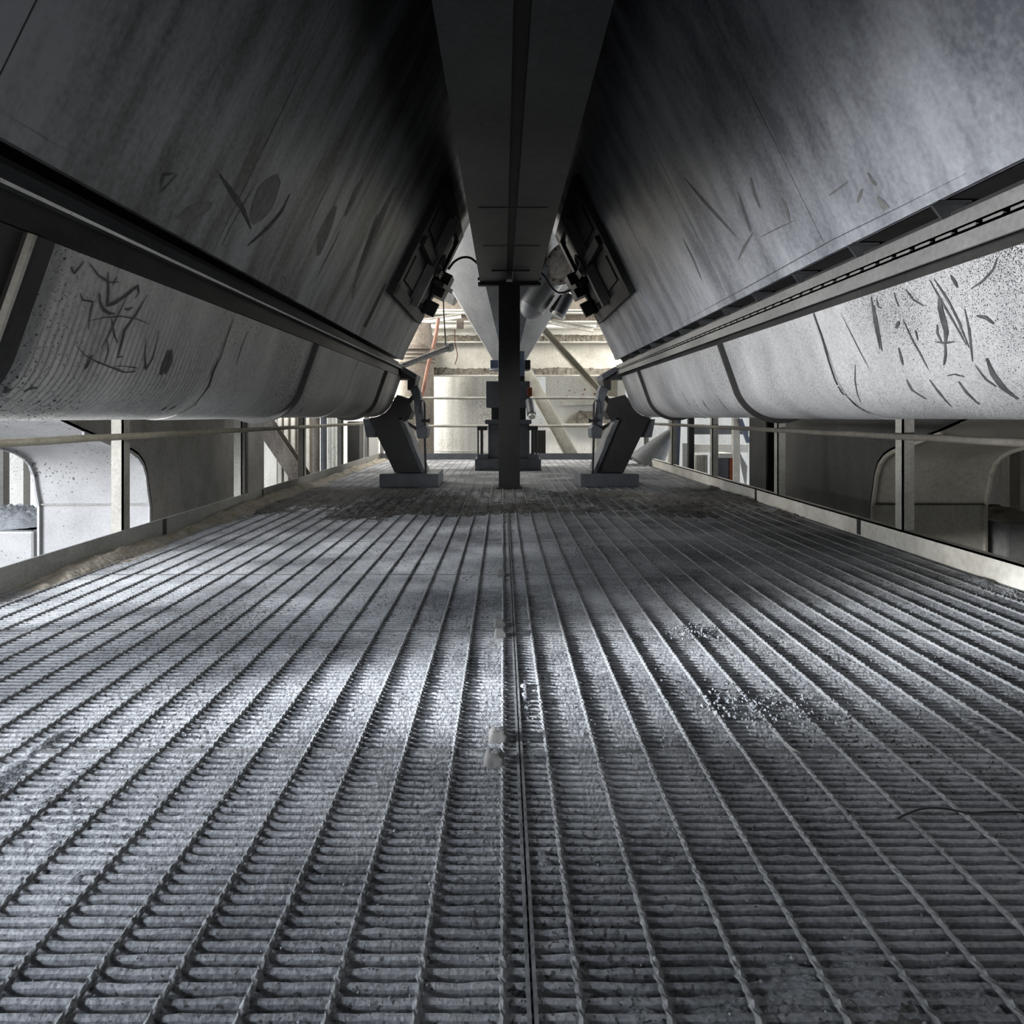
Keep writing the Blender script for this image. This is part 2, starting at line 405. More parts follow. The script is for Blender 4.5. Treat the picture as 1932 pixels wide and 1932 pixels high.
# heaps and ridges
heap = np.exp(-((X - (XL + 0.05)) / 0.07) ** 2) * np.clip((Y - 1.9) / 0.8, 0, 1) * (0.02 + 0.05 * fbm(X, Y, 6, 71, 3))
heap += np.exp(-((X - (XL + 0.16)) / 0.10) ** 2) * np.clip((Y - 2.0) / 0.8, 0, 1) * 0.014 * fbm(X, Y, 5, 72, 3)
ridge = np.exp(-((X - 0.057) / 0.016) ** 2) * np.clip((Y - 1.20) / 0.05, 0, 1) * np.clip((2.06 - Y) / 0.05, 0, 1) * (0.013 + 0.020 * (fbm(X, Y, 40, 81, 3) - 0.42) + 0.008 * (gn - 0.5))
ridge += np.exp(-((X - 0.062) / 0.018) ** 2) * np.clip((Y - 0.95) / 0.02, 0, 1) * np.clip((1.03 - Y) / 0.02, 0, 1) * 0.018
ridge += np.exp(-((X - 0.058) / 0.02) ** 2) * np.clip((Y - 2.9) / 0.1, 0, 1) * np.clip((4.2 - Y) / 0.1, 0, 1) * 0.02 * fbm(X, Y, 12, 82, 3)
seamr = np.exp(-((X - 1.05) / 0.035) ** 2) * np.clip((1.75 - Y) / 0.2, 0, 1) * 0.026 * fbm(X, Y, 12, 83, 3)
seaml = np.exp(-((X + 0.955) / 0.03) ** 2) * np.clip((1.55 - Y) / 0.2, 0, 1) * 0.026 * fbm(X, Y, 12, 84, 3)
rheap = np.exp(-((X - (XR - 0.05)) / 0.06) ** 2) * 0.03 * np.clip(fbm(X, Y, 5, 85, 3) * 2 - 0.7, 0, 1)
b1 = np.exp(-(((X - 0.55) / 0.16) ** 2 + ((Y - 1.52) / 0.14) ** 2)) * 0.016 * fbm(X, Y, 25, 86, 3)
b2 = np.exp(-(((X - 0.62) / 0.10) ** 2 + ((Y - 2.02) / 0.10) ** 2)) * 0.016 * fbm(X, Y, 25, 87, 3)
lvl += heap + ridge + seamr + seaml + rheap + b1 + b2
ny, nx = X.shape
co = np.stack([X, Y, lvl], -1).reshape(-1, 3).astype(np.float32)
idx = np.arange(ny * nx).reshape(ny, nx)
quads = np.stack([idx[:-1, :-1], idx[:-1, 1:], idx[1:, 1:], idx[1:, :-1]], -1).reshape(-1, 4).astype(np.int32)
me = bpy.data.meshes.new('cement_dust')
me.vertices.add(len(co)); me.vertices.foreach_set('co', co.ravel())
me.loops.add(quads.size); me.loops.foreach_set('vertex_index', quads.ravel())
me.polygons.add(len(quads)); me.polygons.foreach_set('loop_start', np.arange(0, quads.size, 4, dtype=np.int32))
me.polygons.foreach_set('use_smooth', np.ones(len(quads), dtype=bool))
me.update(calc_edges=True); me.validate()
me.materials.append(M['dust']); me.materials.append(M['silt']); me.materials.append(M['shaded_dirt'])
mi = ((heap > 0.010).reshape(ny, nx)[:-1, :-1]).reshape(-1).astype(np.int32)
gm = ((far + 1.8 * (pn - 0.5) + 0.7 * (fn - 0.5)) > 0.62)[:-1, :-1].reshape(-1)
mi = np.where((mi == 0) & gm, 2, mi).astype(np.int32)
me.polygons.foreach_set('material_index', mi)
dust = bpy.data.objects.new('cement_dust', me); COL.objects.link(dust)
tag(dust, 'grey cement dust caked between and over the grating bars', 'dust', kind='stuff')

# ------------------------------------------------------------------ screw troughs
R0 = 0.229
def trough_profile(n=18):
    """(u outwards from the inner rim, z from eye level)"""
    p = [(0.0, 0.382), (0.03, 0.2957), (0.06, 0.211)]
    a0 = math.atan2(0.143 - 0.219, 0.084 - 0.30); a1 = -math.pi / 2
    a0 = a0 if a0 < 0 else a0
    if a0 > a1: a0 -= 2 * math.pi
    for i in range(n + 1):
        a = a0 + (a1 - a0) * i / n
        p.append((0.30 + R0 * math.cos(a), 0.219 + R0 * math.sin(a)))
    return p
TP = trough_profile()
def prof_z(u):
    for (u0, z0), (u1, z1) in zip(TP, TP[1:]):
        if u <= u1: return z0 + (z1 - z0) * (u - u0) / (u1 - u0)
    return TP[-1][1]
HALF = {-1: 0.99, 1: 1.15}      # inner rim of the left and the right trough
def side_prof(s, extra=0.0):
    """closed trough section, in world x and z"""
    pts = []
    n = len(TP)
    for i, (u, z) in enumerate(TP):
        a = TP[max(i - 1, 0)]; b = TP[min(i + 1, n - 1)]
        t = Vector((b[0] - a[0], b[1] - a[1])).normalized(); nn = Vector((t.y, -t.x))
        if nn.x > 0 and nn.y > 0: nn = -nn
        if nn.y > 0: nn = -nn
        nn = Vector((-abs(t.y), -abs(t.x)))
        pts.append((u + nn.x * extra, z + nn.y * extra))
    out = [(0.60 - u, z) for u, z in reversed(pts[:-1])]
    allp = pts + out
    return [(s * (HALF[s] + u), H + z) for u, z in allp]

def trough(s, m, label):
    root = empty('screw_trough', (s * (HALF[s] + 0.3), 0.4, 0), label, 'trough', 'screw troughs')
    bounds = [-0.6, 0.40, 1.37, 2.35, 3.33, 4.34, 5.33, 6.2]
    for i, (a, b) in enumerate(zip(bounds, bounds[1:])):
        ny_ = int((b - a) / 0.0046) if (s < 0 and i in (2, 3)) else 8
        mb = MB().prism_y(side_prof(s, 0.0035 if i % 2 else 0.0), a + 0.002, b - 0.002, ny_)
        if s < 0 and i in (2, 3):                    # ripples imitate light stripes cast up through the grating
            vv = []
            for (x, y, z) in mb.v:
                k = min(1, max(0, (3.1 - y) / 0.9))
                low = min(1, max(0.12, (0.34 - (z - H)) / 0.25))
                d = 0.0026 * math.sin(2 * math.pi * y / 0.0233) * k * low
                cx = s * (HALF[s] + 0.3)
                v = Vector((x - cx, 0, z - (H + 0.22)))
                l = v.length; v = v * (1 + d / l)
                vv.append((cx + v.x, y, H + 0.22 + v.z))
            mb.v = vv
        mb.build('trough_section', M['black'] if (s < 0 and i < 2) else m, root, smooth=40)
    for y, w in ((1.34, 0.03 if s < 0 else 0.012), (3.33, 0.012), (5.33, 0.012)):
        outer = side_prof(s, 0.028); inner = side_prof(s, -0.004)
        mb = MB()
        n = len(outer)
        for yy in (y - w, y + w):
            mb.v += [(x, yy, z) for x, z in outer] + [(x, yy, z) for x, z in inner]
        for k in range(n - 1):
            o0, o1, i0, i1 = k, k + 1, n + k, n + k + 1
            B = 2 * n
            mb.f += [(o0, o1, i1, i0), (B + o0, B + i0, B + i1, B + o1), (o0, B + o0, B + o1, o1), (i0, i1, B + i1, B + i0)]
        mb.build('clamp_band', M['black'], root, smooth=40)
    if s < 0:
        outer = side_prof(s, 0.034); inner = side_prof(s, 0.020); n = len(outer); mb = MB()
        for yy in (1.300, 1.309):
            mb.v += [(x, yy, z) for x, z in outer] + [(x, yy, z) for x, z in inner]
        for k in range(n - 1):
            o0, o1, i0, i1, B = k, k + 1, n + k, n + k + 1, 2 * n
            mb.f += [(o0, o1, i1, i0), (B + o0, B + i0, B + i1, B + o1), (o0, B + o0, B + o1, o1), (i0, i1, B + i1, B + i0)]
        mb.build('band_edge', M['post'], root, smooth=40)
    return root

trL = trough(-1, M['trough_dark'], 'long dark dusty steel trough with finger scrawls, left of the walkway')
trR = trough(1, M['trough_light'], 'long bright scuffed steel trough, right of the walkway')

# rim channels
def sx(s, x): return s * x
# left: black web, bright lip, grey strip
mb = MB().prism_y([(-0.985, H + 0.384), (-0.995, H + 0.455), (-1.02, H + 0.53), (-1.55, H + 0.53), (-1.55, H + 0.384)], -0.6, 6.2)
mb.build('rim_channel', M['black'], trL)
MB().box(-0.970, -0.962, -0.6, 6.2, H + 0.4515, H + 0.4565).build('rim_edge', M['pale'], trL)
mb = MB().prism_y([(-0.968, H + 0.453), (-0.968, H + 0.458), (-0.985, H + 0.498), (-1.03, H + 0.498), (-1.03, H + 0.453)], -0.6, 6.2)
o = mb.build('rim_angle', M['girder'], trL); o['label'] = 'dark grey angle with a bright edge'
# right: two grey angles bolted together with a dark web behind
mb = MB().prism_y([(1.165, H + 0.384), (1.165, H + 0.53), (1.65, H + 0.53), (1.65, H + 0.384)], -0.6, 6.2)
mb.build('rim_channel', M['black'], trR)
for z0, z1, xx in ((0.399, 0.446, 1.100), (0.450, 0.492, 1.102)):
    mb = MB()
    mb.box(xx, xx + 0.008, -0.6, 6.2, H + z0, H + z1)
    zz = (z1 - 0.008, z1) if z0 < 0.42 else (z0, z0 + 0.008)
    mb.box(xx, xx + 0.07, -0.6, 6.2, H + zz[0], H + zz[1])
    mb.build('rim_angle', M['flange_r'], trR)
spacer = None
for k in range(66):
    y = 1.0 + 0.08 * k
    if y > 6.1: break
    if spacer is None:
        spacer = MB().box(1.0994, 1.115, 0, 0.058, H + 0.4445, H + 0.4515).build('spacer', M['flange_r'], trR); q = spacer
    else:
        q = spacer.copy(); COL.objects.link(q)
    q.location = (0, y, 0)

# ------------------------------------------------------------------ hoppers
SL = 0.49
def hx(s, z):       # inner hopper face, z from eye level
    return 0.06 + s * (1.065 - SL * (z - 0.53))

ZT = 2.45
def hopper(s, m, label):
    root = empty('hopper', (0.06 + s * 1.2, 0.4, H + 0.55), label, 'hopper', 'hoppers')
    n = Vector((-s * 1.0, 0, -SL)).normalized()      # out of the face, towards the walkway
    body = [(hx(s, 0.56) + s * 0.022, H + 0.56), (hx(s, ZT) + s * 0.022, H + ZT), (s * 1.75, H + ZT), (s * 1.75, H + 0.9), (s * 1.55, H + 0.56)]
    MB().prism_y(body, -0.6, 6.26).build('hopper_body', M['black'], root)
    ys_ = [-0.6, 0.25, 1.2, 2.17, 3.12, 4.0, 4.9, 6.28]
    for a, b in zip(ys_, ys_[1:]):
        pr = [(hx(s, 0.555), H + 0.555), (hx(s, ZT), H + ZT), (hx(s, ZT) + s * 0.02, H + ZT), (hx(s, 0.555) + s * 0.02, H + 0.555)]
        MB().prism_y(pr, a + 0.0022, b - 0.0022).build('hopper_plate', m, root)
    # bottom lip strip, lapped over the plates
    pr = []
    for z, d in ((0.552, 0.0), (0.590, 0.0), (0.590, 0.004), (0.552, 0.004)):
        pr.append((hx(s, z) + n.x * d, H + z + n.z * d))
    MB().prism_y(pr, -0.6, 6.28).build('bottom_lip', m, root)
    # gusset brackets under the lip
    for k in range(15 if s > 0 else 0):
        y = 0.46 + 0.40 * k
        if y > 6.1: break
        xin = hx(s, 0.555)
        mb = MB().prism_y([(xin + s * 0.002, H + 0.553), (xin + s * 0.09, H + 0.553), (xin + s * 0.09, H + 0.495), (xin + s * 0.045, H + 0.495)], y - 0.004, y + 0.004)
        mb.box(min(xin + s * 0.002, xin + s * 0.09), max(xin + s * 0.002, xin + s * 0.09), y - 0.03, y + 0.004, H + 0.549, H + 0.5535)
        mb.build('gusset', M['girder'], root)
    # access hatch on the far plate
    e1 = Vector((0, 1, 0)); e2 = Vector((-s * SL, 0, 1)).normalized()
    def P(y, z, d=0.0): return Vector((hx(s, z), y, H + z)) + n * d
    def bar(y0, z0, y1, z1, w, d, nm, mm=M['black'], lift=0.0, par=None):
        p, q = P(y0, z0, lift + d / 2), P(y1, z1, lift + d / 2)
        return MB().bar(p, q, w, d, n).build(nm, mm, par or root)
    hroot = bar(5.28, 0.93, 5.28, 1.68, 1.42, 0.012, 'access_hatch', M['girder'])
    for (a, b, c, d) in ((4.58, 0.90, 4.58, 1.72), (5.98, 0.90, 5.98, 1.72), (4.53, 0.93, 6.03, 0.93), (4.53, 1.69, 6.03, 1.69)):
        bar(a, b, c, d, 0.09, 0.05, 'frame_bar', M['black'], 0.0, hroot)
    bar(5.28, 0.95, 5.28, 1.68, 0.05, 0.08, 'cross_bar', M['flange_r'], 0.02, hroot)
    bar(4.6, 1.30, 5.96, 1.30, 0.07, 0.06, 'cross_bar', M['black'], 0.02, hroot)
    for (y, z) in ((4.95, 1.12), (4.95, 1.5), (5.65, 1.12), (5.65, 1.5)):
        bar(y - 0.2, z, y + 0.2, z, 0.20, 0.02, 'hatch_panel', M['leg'], 0.012, hroot)
    # clamp wheel and latch arms
    mb = MB()
    c = P(5.28, 1.30, 0.12)
    t1, t2 = e1, e2
    ring = [c + t1 * (0.09 * math.cos(k * math.pi / 10)) + t2 * (0.09 * math.sin(k * math.pi / 10)) for k in range(21)]
    mb.tube(ring, 0.010, 8); mb.tube([ring[0], ring[10]], 0.008, 6); mb.tube([ring[5], ring[15]], 0.008, 6); mb.tube([P(5.28, 1.30, 0.0), c], 0.014, 8)
    mb.build('hand_wheel', M['black'], hroot, smooth=50)
    # junction box with cable glands at the far edge
    jb = bar(5.95, 1.15, 5.95, 1.36, 0.20, 0.10, 'junction_box', M['black'], 0.05)
    bar(5.90, 1.10, 5.90, 0.98, 0.05, 0.10, 'latch_arm', M['black'], 0.05)
    bar(5.6, 1.22, 6.2, 1.28, 0.04, 0.12, 'latch_arm', M['black'], 0.04)
    # stiffener that runs up the face
    bar(4.42, 0.62, 4.42, 0.92, 0.012, 0.012, 'stiffener', m)
    return root

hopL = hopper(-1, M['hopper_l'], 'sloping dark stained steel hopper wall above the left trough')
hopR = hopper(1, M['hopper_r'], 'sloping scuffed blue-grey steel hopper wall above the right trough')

# ------------------------------------------------------------------ scrawls and scuffs lying on the plates
def hit_trough(s, px, py):
    p, q = (px - 949) / 1200, (785 - py) / 1200
    if p * s <= 0: return None
    lo, hi = HALF[s] / abs(p), (HALF[s] + 0.3) / abs(p)
    f = lambda Y: prof_z(abs(p) * Y - HALF[s]) - q * Y
    for _ in range(50):
        m_ = (lo + hi) / 2
        if f(lo) * f(m_) <= 0: hi = m_
        else: lo = m_
    Yv = (lo + hi) / 2
    return Vector((p * Yv, Yv, H + q * Yv))
def hit_hopper(s, px, py):
    p, q = (px - 949) / 1200, (785 - py) / 1200
    d = p + s * SL * q
    Yv = (0.06 + s * (1.065 + SL * 0.53)) / d
    return Vector((p * Yv, Yv, H + q * Yv))
def strip(mb, pts, w, nrm_fn, lift=0.0016):
    """tapered ribbon over points on a surface"""
    P3 = []
    for a, b in zip(pts, pts[1:]):
        k = max(2, int((b - a).length / 0.012))
        for i in range(k): P3.append(a + (b - a) * i / k)
    P3.append(pts[-1])
    if len(P3) < 3: return
    m_ = len(P3); b0 = len(mb.v)
    for i, p in enumerate(P3):
        t = (P3[min(i + 1, m_ - 1)] - P3[max(i - 1, 0)]).normalized()
        n = nrm_fn(p); sd = t.cross(n).normalized()
        ww = w * (0.25 + 0.75 * math.sin(math.pi * (i + 0.5) / m_)) * (0.85 + 0.3 * rng.random() if w < 0.03 else 1.0)
        c = p + n * lift
        mb.v.append(tuple(c - sd * ww / 2)); mb.v.append(tuple(c + sd * ww / 2))
    for i in range(m_ - 1):
        mb.f.append((b0 + 2 * i, b0 + 2 * i + 1, b0 + 2 * i + 3, b0 + 2 * i + 2))
def n_trough(s):
    def f(p):
        u = abs(p.x) - HALF[s]
        if u < 0.084: n = Vector((-0.943 * s, 0, -0.331))
        else: n = Vector((s * (u - 0.30), 0, (p.z - H) - 0.219))
        return n.normalized()
    return f
def n_hopper(s):
    n = Vector((-s, 0, -SL)).normalized()
    return lambda p: n
def marks(name, parent, hit, s, nf, polys, m, zoomed, lift=0.0016):
    ox, oy, k = zoomed
    for w, pts in polys:
        P3 = [hit(s, ox + x / k, oy + y / k) for x, y in pts]
        if any(v is None for v in P3): continue
        mb = MB(); strip(mb, P3, w, nf, lift)
        if mb.f: mb.build(name, m, parent)

Z1 = (0, 322, 3.0); Z3 = (1288, 322, 3.0)
scrawlL = [
    (0.012, [(605, 570), (608, 690), (600, 760), (640, 750), (700, 710), (750, 670), (775, 650), (780, 690), (760, 720)]),
    (0.010, [(560, 690), (560, 740), (580, 785), (610, 805), (645, 808)]),
    (0.006, [(450, 690), (460, 730), (520, 740), (505, 800), (495, 900)]),
    (0.005, [(500, 520), (550, 590), (610, 630), (670, 628)]),
    (0.005, [(655, 600), (630, 650)]),
    (0.010, [(830, 700), (760, 820), (700, 900), (665, 1040), (660, 1055), (690, 1050)]),
    (0.006, [(715, 710), (660, 820), (610, 930), (565, 1005)]),
    (0.006, [(625, 830), (640, 920), (660, 975)]),
    (0.005, [(600, 950), (608, 1020), (590, 1090)]),
    (0.008, [(700, 780), (720, 785), (745, 772)]),
    (0.004, [(490, 850), (580, 830), (680, 822), (770, 838), (850, 870)]),
    (0.005, [(425, 985), (470, 1040), (530, 1075), (620, 1110), (700, 1140), (760, 1135), (770, 1115), (700, 1105), (640, 1105)]),
    (0.008, [(895, 905), (885, 960), (860, 1060), (820, 1125), (815, 1060), (820, 950)]),
    (0.030, [(950, 1015), (935, 1070), (905, 1155)]),
    (0.022, [(965, 1010), (962, 1080), (930, 1150)]),
    (0.006, [(395, 545), (415, 580), (470, 510)]),
    (0.010, [(520, 1040), (490, 1100), (475, 1120)]),
    (0.010, [(130, 1250), (160, 1230), (210, 1225)]), (0.012, [(60, 1230), (20, 1255)]), (0.016, [(940, 1335), (915, 1355)]), (0.014, [(995, 1330), (955, 1350)]),
    (0.008, [(1245, 1140), (1246, 1220)]), (0.012, [(1720, 1330), (1690, 1370)]),
]
marks('finger_mark', trL, hit_trough, -1, n_trough(-1), scrawlL, M['mark'], Z1, 0.0026)
seamL = [(0.012, [(1315, 835), (1280, 930), (1243, 1050), (1200, 1130), (1175, 1220), (1100, 1320), (1000, 1378), (930, 1398)]),
         (0.006, [(1900, 1230), (1880, 1290), (1830, 1360)]), (0.006, [(1400, 900), (1360, 1000), (1330, 1100)])]
marks('seam_weld', trL, hit_trough, -1, n_trough(-1), seamL, M['black'], Z1, 0.005)

scr = [
    (0.010, [(1070, 710), (1090, 860), (1120, 1010)]), (0.009, [(1085, 760), (1110, 900), (1132, 1020)]), (0.006, [(1100, 720), (1110, 770), (1130, 775)]),
    (0.007, [(1400, 615), (1470, 740), (1540, 860), (1610, 985)]), (0.007, [(1425, 610), (1500, 720), (1560, 840), (1625, 1000)]), (0.006, [(1450, 650), (1520, 760), (1585, 880)]),
    (0.022, [(1455, 720), (1462, 780), (1480, 850), (1495, 910), (1490, 970)]), (0.009, [(1490, 970), (1492, 1040), (1482, 1100)]),
    (0.008, [(1445, 870), (1445, 920), (1470, 970)]), (0.006, [(1430, 965), (1490, 975), (1550, 965)]),
    (0.007, [(1250, 840), (1300, 950), (1350, 1040), (1395, 1125)]), (0.006, [(1200, 690), (1215, 740), (1228, 770)]),
    (0.006, [(1265, 670), (1310, 730), (1370, 765)]), (0.006, [(1785, 490), (1760, 560), (1700, 625), (1635, 668)]),
    (0.012, [(1670, 820), (1720, 830), (1765, 865)]), (0.007, [(1600, 780), (1625, 900), (1645, 1080)]), (0.010, [(1520, 590), (1545, 630), (1560, 660)]),
    (0.020, [(1725, 1060), (1760, 1150), (1820, 1230), (1900, 1290)]), (0.012, [(1565, 1190), (1610, 1255), (1680, 1320)]),
    (0.006, [(980, 1095), (978, 1180), (990, 1260), (1012, 1315)]), (0.005, [(630, 1200), (700, 1140), (750, 1095), (810, 1078)]),
    (0.008, [(755, 1100), (775, 1160), (800, 1215)]), (0.010, [(1225, 1000), (1240, 1060), (1250, 1100)]), (0.004, [(895, 800), (960, 930), (1010, 1030), (1070, 1140)]),
    (0.014, [(110, 1290), (130, 1330), (160, 1360)]), (0.012, [(60, 1290), (90, 1340)]), (0.012, [(195, 1270), (225, 1320), (260, 1355)]),
    (0.005, [(1500, 1160), (1540, 1150), (1600, 1165)]), (0.006, [(1320, 900), (1335, 960)]), (0.010, [(1210, 890), (1230, 850)]), (0.006, [(460, 1060), (475, 1095)]),
    (0.010, [(1270, 1180), (1300, 1240), (1380, 1290)]), (0.010, [(1400, 1180), (1450, 1250), (1520, 1330)]), (0.008, [(1660, 1100), (1720, 1180), (1780, 1220)]),
]
marks('scuff_mark', trR, hit_trough, 1, n_trough(1), scr, M['mark'], Z3, 0.0026)
seamR = [(0.012, [(745, 808), (790, 930), (835, 1080), (868, 1180), (905, 1250), (985, 1325), (1060, 1368), (1130, 1388)]),
         (0.012, [(0, 1255), (30, 1310), (80, 1370), (130, 1400)])]
marks('seam_weld', trR, hit_trough, 1, n_trough(1), seamR, M['black'], Z3, 0.005)

hopLm = [
    (0.020, [(1640, 130), (1600, 220), (1520, 320), (1400, 425)]), (0.022, [(1240, 20), (1290, 90), (1370, 210), (1420, 330)]),
    (0.010, [(905, 95), (925, 20), (980, 15)]), (0.006, [(1880, 40), (1800, 200), (1740, 340)]), (0.005, [(1590, 600), (1615, 605), (1620, 650)]),
    (0.008, [(1930, 330), (1860, 470), (1780, 630)]), (0.006, [(1000, 20), (930, 100), (900, 130)]), (0.005, [(1450, 60), (1330, 270), (1215, 500)]),
]
marks('scuff_mark', hopL, hit_hopper, -1, n_hopper(-1), hopLm, M['mark'], Z1)
stain = [(0.10, [(950, 80), (870, 150), (800, 240)]), (0.13, [(330, 80 + 100), (220, 380), (130, 560), (80, 640)]), (0.05, [(90, 620), (60, 720)])]
Z2 = (644, 322, 3.0)
stainL = [(0.13, [(300, 95), (230, 250), (170, 390), (110, 540), (70, 660)]), (0.09, [(200, 250), (150, 420), (100, 560)]), (0.05, [(75, 640), (62, 725)]), (0.07, [(120, 40), (70, 140), (20, 260)])]
marks('grease_stain', hopL, hit_hopper, -1, n_hopper(-1), stainL, M['mark_soft'], Z2, 0.001)
stain2 = [(0.16, [(1580, 40), (1500, 160), (1420, 290)]), (0.12, [(1900, 200), (1840, 340), (1800, 480)]), (0.06, [(1200, 190), (1050, 260), (960, 310)])]
marks('grease_stain', hopL, hit_hopper, -1, n_hopper(-1), stain2, M['mark_soft'], Z1, 0.001)
hopRm = [
    (0.012, [(315, 120), (345, 240), (385, 350)]), (0.008, [(330, 150), (365, 270), (395, 345)]), (0.014, [(400, 350), (350, 430), (315, 505)]),
    (0.020, [(385, 40), (410, 140), (440, 210)]), (0.028, [(1105, 150), (1150, 210), (1200, 270)]), (0.014, [(1050, 10), (1075, 60), (1100, 80)]),
    (0.022, [(10, 40), (100, 150), (200, 260), (300, 370)]), (0.020, [(0, 380), (60, 500), (110, 620)]), (0.008, [(830, 140), (900, 90), (940, 60)]),
    (0.018, [(560, 150), (590, 220), (610, 290)]), (0.006, [(440, 375), (550, 320), (640, 280)]), (0.012, [(1020, 100), (990, 180)]), (0.010, [(1400, 120), (1430, 150)]),
]
marks('scuff_mark', hopR, hit_hopper, 1, n_hopper(1), hopRm, M['mark_soft'], Z3)
lineR = [(0.0035, [(0, 855), (400, 640), (860, 385), (1250, 195), (1620, 8)])]
marks('lip_joint', hopR, hit_hopper, 1, n_hopper(1), lineR, M['black'], Z3, 0.005)

# ------------------------------------------------------------------ overhead girder and column
gr = empty('overhead_girder', (0.06, 6.05, H + 1.265), 'dark steel box girder overhead, running to the centre column', 'girder')
MB().box(-0.217, 0.032, -0.4, 6.05, H + 1.265, H + 1.275).build('soffit_plate', M['girder'], gr)
MB().box(0.088, 0.338, -0.4, 6.05, H + 1.265, H + 1.275).build('soffit_plate', M['girder'], gr)
mb = MB().box(-0.217, -0.205, -0.4, 6.05, H + 1.275, H + 1.9).box(0.326, 0.338, -0.4, 6.05, H + 1.275, H + 1.9).box(-0.217, 0.338, -0.4, 6.05, H + 1.9, H + 1.912)
mb.build('web_plate', M['girder'], gr)
MB().box(0.032, 0.088, -0.4, 6.05, H + 1.30, H + 1.31).build('slot_back', M['black'], gr)
MB().box(-0.235, 0.356, 6.0, 6.07, H + 1.235, H + 1.265).build('end_plate', M['black'], gr)
for y in (3.86, 4.72):
    MB().box(-0.15, 0.27, y - 0.006, y + 0.006, H + 1.262, H + 1.265).build('joint_strip', M['leg'], gr)
MB().tube([(-0.1, 5.46, H + 1.25), (0.23, 5.46, H + 1.25)], 0.008, 8).build('tie_rod', M['black'], gr)
for x in (-0.225, 0.346):
    MB().lathe((x, 5.98, H + 1.29), [(0.004, -0.012), (0.014, -0.012), (0.014, 0.012), (0.004, 0.012)], 8, 'x').build('bolt', M['black'], gr)

cr = empty('centre_column', (0.06, 6.1, 0), 'dark steel column standing on the walkway in the middle', 'column')
mb = MB().box(-0.04, 0.16, 6.0, 6.014, 0.012, H + 1.235).box(-0.04, 0.16, 6.186, 6.2, 0.012, H + 1.235).box(0.052, 0.068, 6.014, 6.186, 0.012, H + 1.235)
mb.build('shaft', M['column'], cr)
MB().box(-0.06, 0.18, 5.97, 6.22, 0.0, 0.014).build('base_plate', M['column'], cr)

# ------------------------------------------------------------------ trough legs
def leg(s, label):
    X0 = lambda x: 0.06 + s * x
    root = empty('trough_leg', (X0(0.97), 6.3, 0), label, 'leg support', 'trough end legs')
    def pr(pts, y0, y1, nm, m=M['leg'], par=root, **k):
        return MB().prism_y([(X0(a), H + b) for a, b in pts], y0, y1).build(nm, m, par, **k)
    pr([(0.685, -0.555), (1.25, -0.555), (1.25, -0.685), (0.685, -0.685)], 6.12, 6.66, 'plinth', M['mach'], bevel=0.006)
    pr([(1.375, -0.02), (1.08, -0.02), (0.855, -0.55), (1.12, -0.55)], 6.22, 6.52, 'inclined_leg', M['leg'])
    pr([(1.08, -0.02), (1.045, -0.02), (0.815, -0.55), (0.855, -0.55)], 6.19, 6.55, 'leg_flange', M['mach'])
    # curved saddle under the trough
    base = HALF[s] + (0.06 if s < 0 else -0.06)
    sad = [(base + u, z - 0.004) for u, z in TP[2:]] + [(1.36, -0.035), (0.985, -0.035), (0.95, 0.05), (0.985, 0.17)]
    sad[0] = (sad[0][0] - 0.02, sad[0][1])
    pr(sad, 6.19, 6.50, 'saddle', M['black'])
    # end cap and lever bracket
    pr([(0.93, 0.36), (1.08, 0.50), (1.5, 0.50), (1.5, 0.36)], 6.16, 6.42, 'end_cap', M['leg'], bevel=0.005)
    pr([(0.885, 0.395), (1.02, 0.475), (1.05, 0.44), (0.90, 0.345)], 6.10, 6.40, 'cap_plate', M['mach'], bevel=0.004)
    pr([(0.98, 0.35), (0.90, 0.35), (0.91, 0.28), (0.98, 0.25)], 6.12, 6.38, 'bracket_head', M['leg'], bevel=0.004)
    pr([(0.97, 0.29), (0.89, 0.30), (0.865, 0.24), (0.815, -0.10), (0.90, -0.12), (0.925, 0.15)], 6.16, 6.30, 'lever_arm', M['mach'], bevel=0.005)
    pr([(0.815, -0.08), (0.785, -0.12), (0.79, -0.20), (0.80, -0.215), (0.885, -0.215), (0.90, -0.12)], 6.12, 6.34, 'counterweight', M['mach'], bevel=0.006)
    pr([(0.985, 0.10), (0.89, 0.22), (0.90, 0.25), (1.02, 0.13)], 6.20, 6.26, 'brace', M['leg'])
    pr([(0.99, -0.06), (0.88, -0.12), (0.88, -0.16), (0.97, -0.10)], 6.20, 6.28, 'brace', M['leg'])
    # hanging plate on the outer side
    pr([(1.44, -0.03), (1.33, -0.03), (1.31, -0.21), (1.405, -0.21)], 6.26, 6.38, 'hanger_plate', M['mach'], bevel=0.004)
    MB().tube([(X0(0.815), 6.14, H - 0.21), (X0(0.805), 6.14, H - 0.56)], 0.011, 10).build('push_rod', M['black'], root, smooth=50)
    mb = MB().tube([(X0(0.815), 6.13, H + 0.12), (X0(0.812), 6.13, H - 0.10)], 0.010, 8)
    mb.tube([(X0(0.845), 6.13, H - 0.045), (X0(0.77), 6.13, H - 0.045)], 0.014, 8).tube([(X0(0.765), 6.13, H - 0.045), (X0(0.78), 6.13, H - 0.045)], 0.021, 10)
    mb.build('valve_handle', M['black'], root, smooth=50)
    loop = [(X0(0.86), 6.13, H + 0.02), (X0(0.858), 6.13, H + 0.11), (X0(0.84), 6.13, H + 0.155), (X0(0.82), 6.13, H + 0.14), (X0(0.815), 6.13, H + 0.10)]
    MB().tube(loop, 0.006, 8).build('air_line', M['cable'], root, smooth=60)
    return root
leg(-1, 'dark inclined steel leg on a plinth under the left trough end')
leg(1, 'dark inclined steel leg on a plinth under the right trough end')

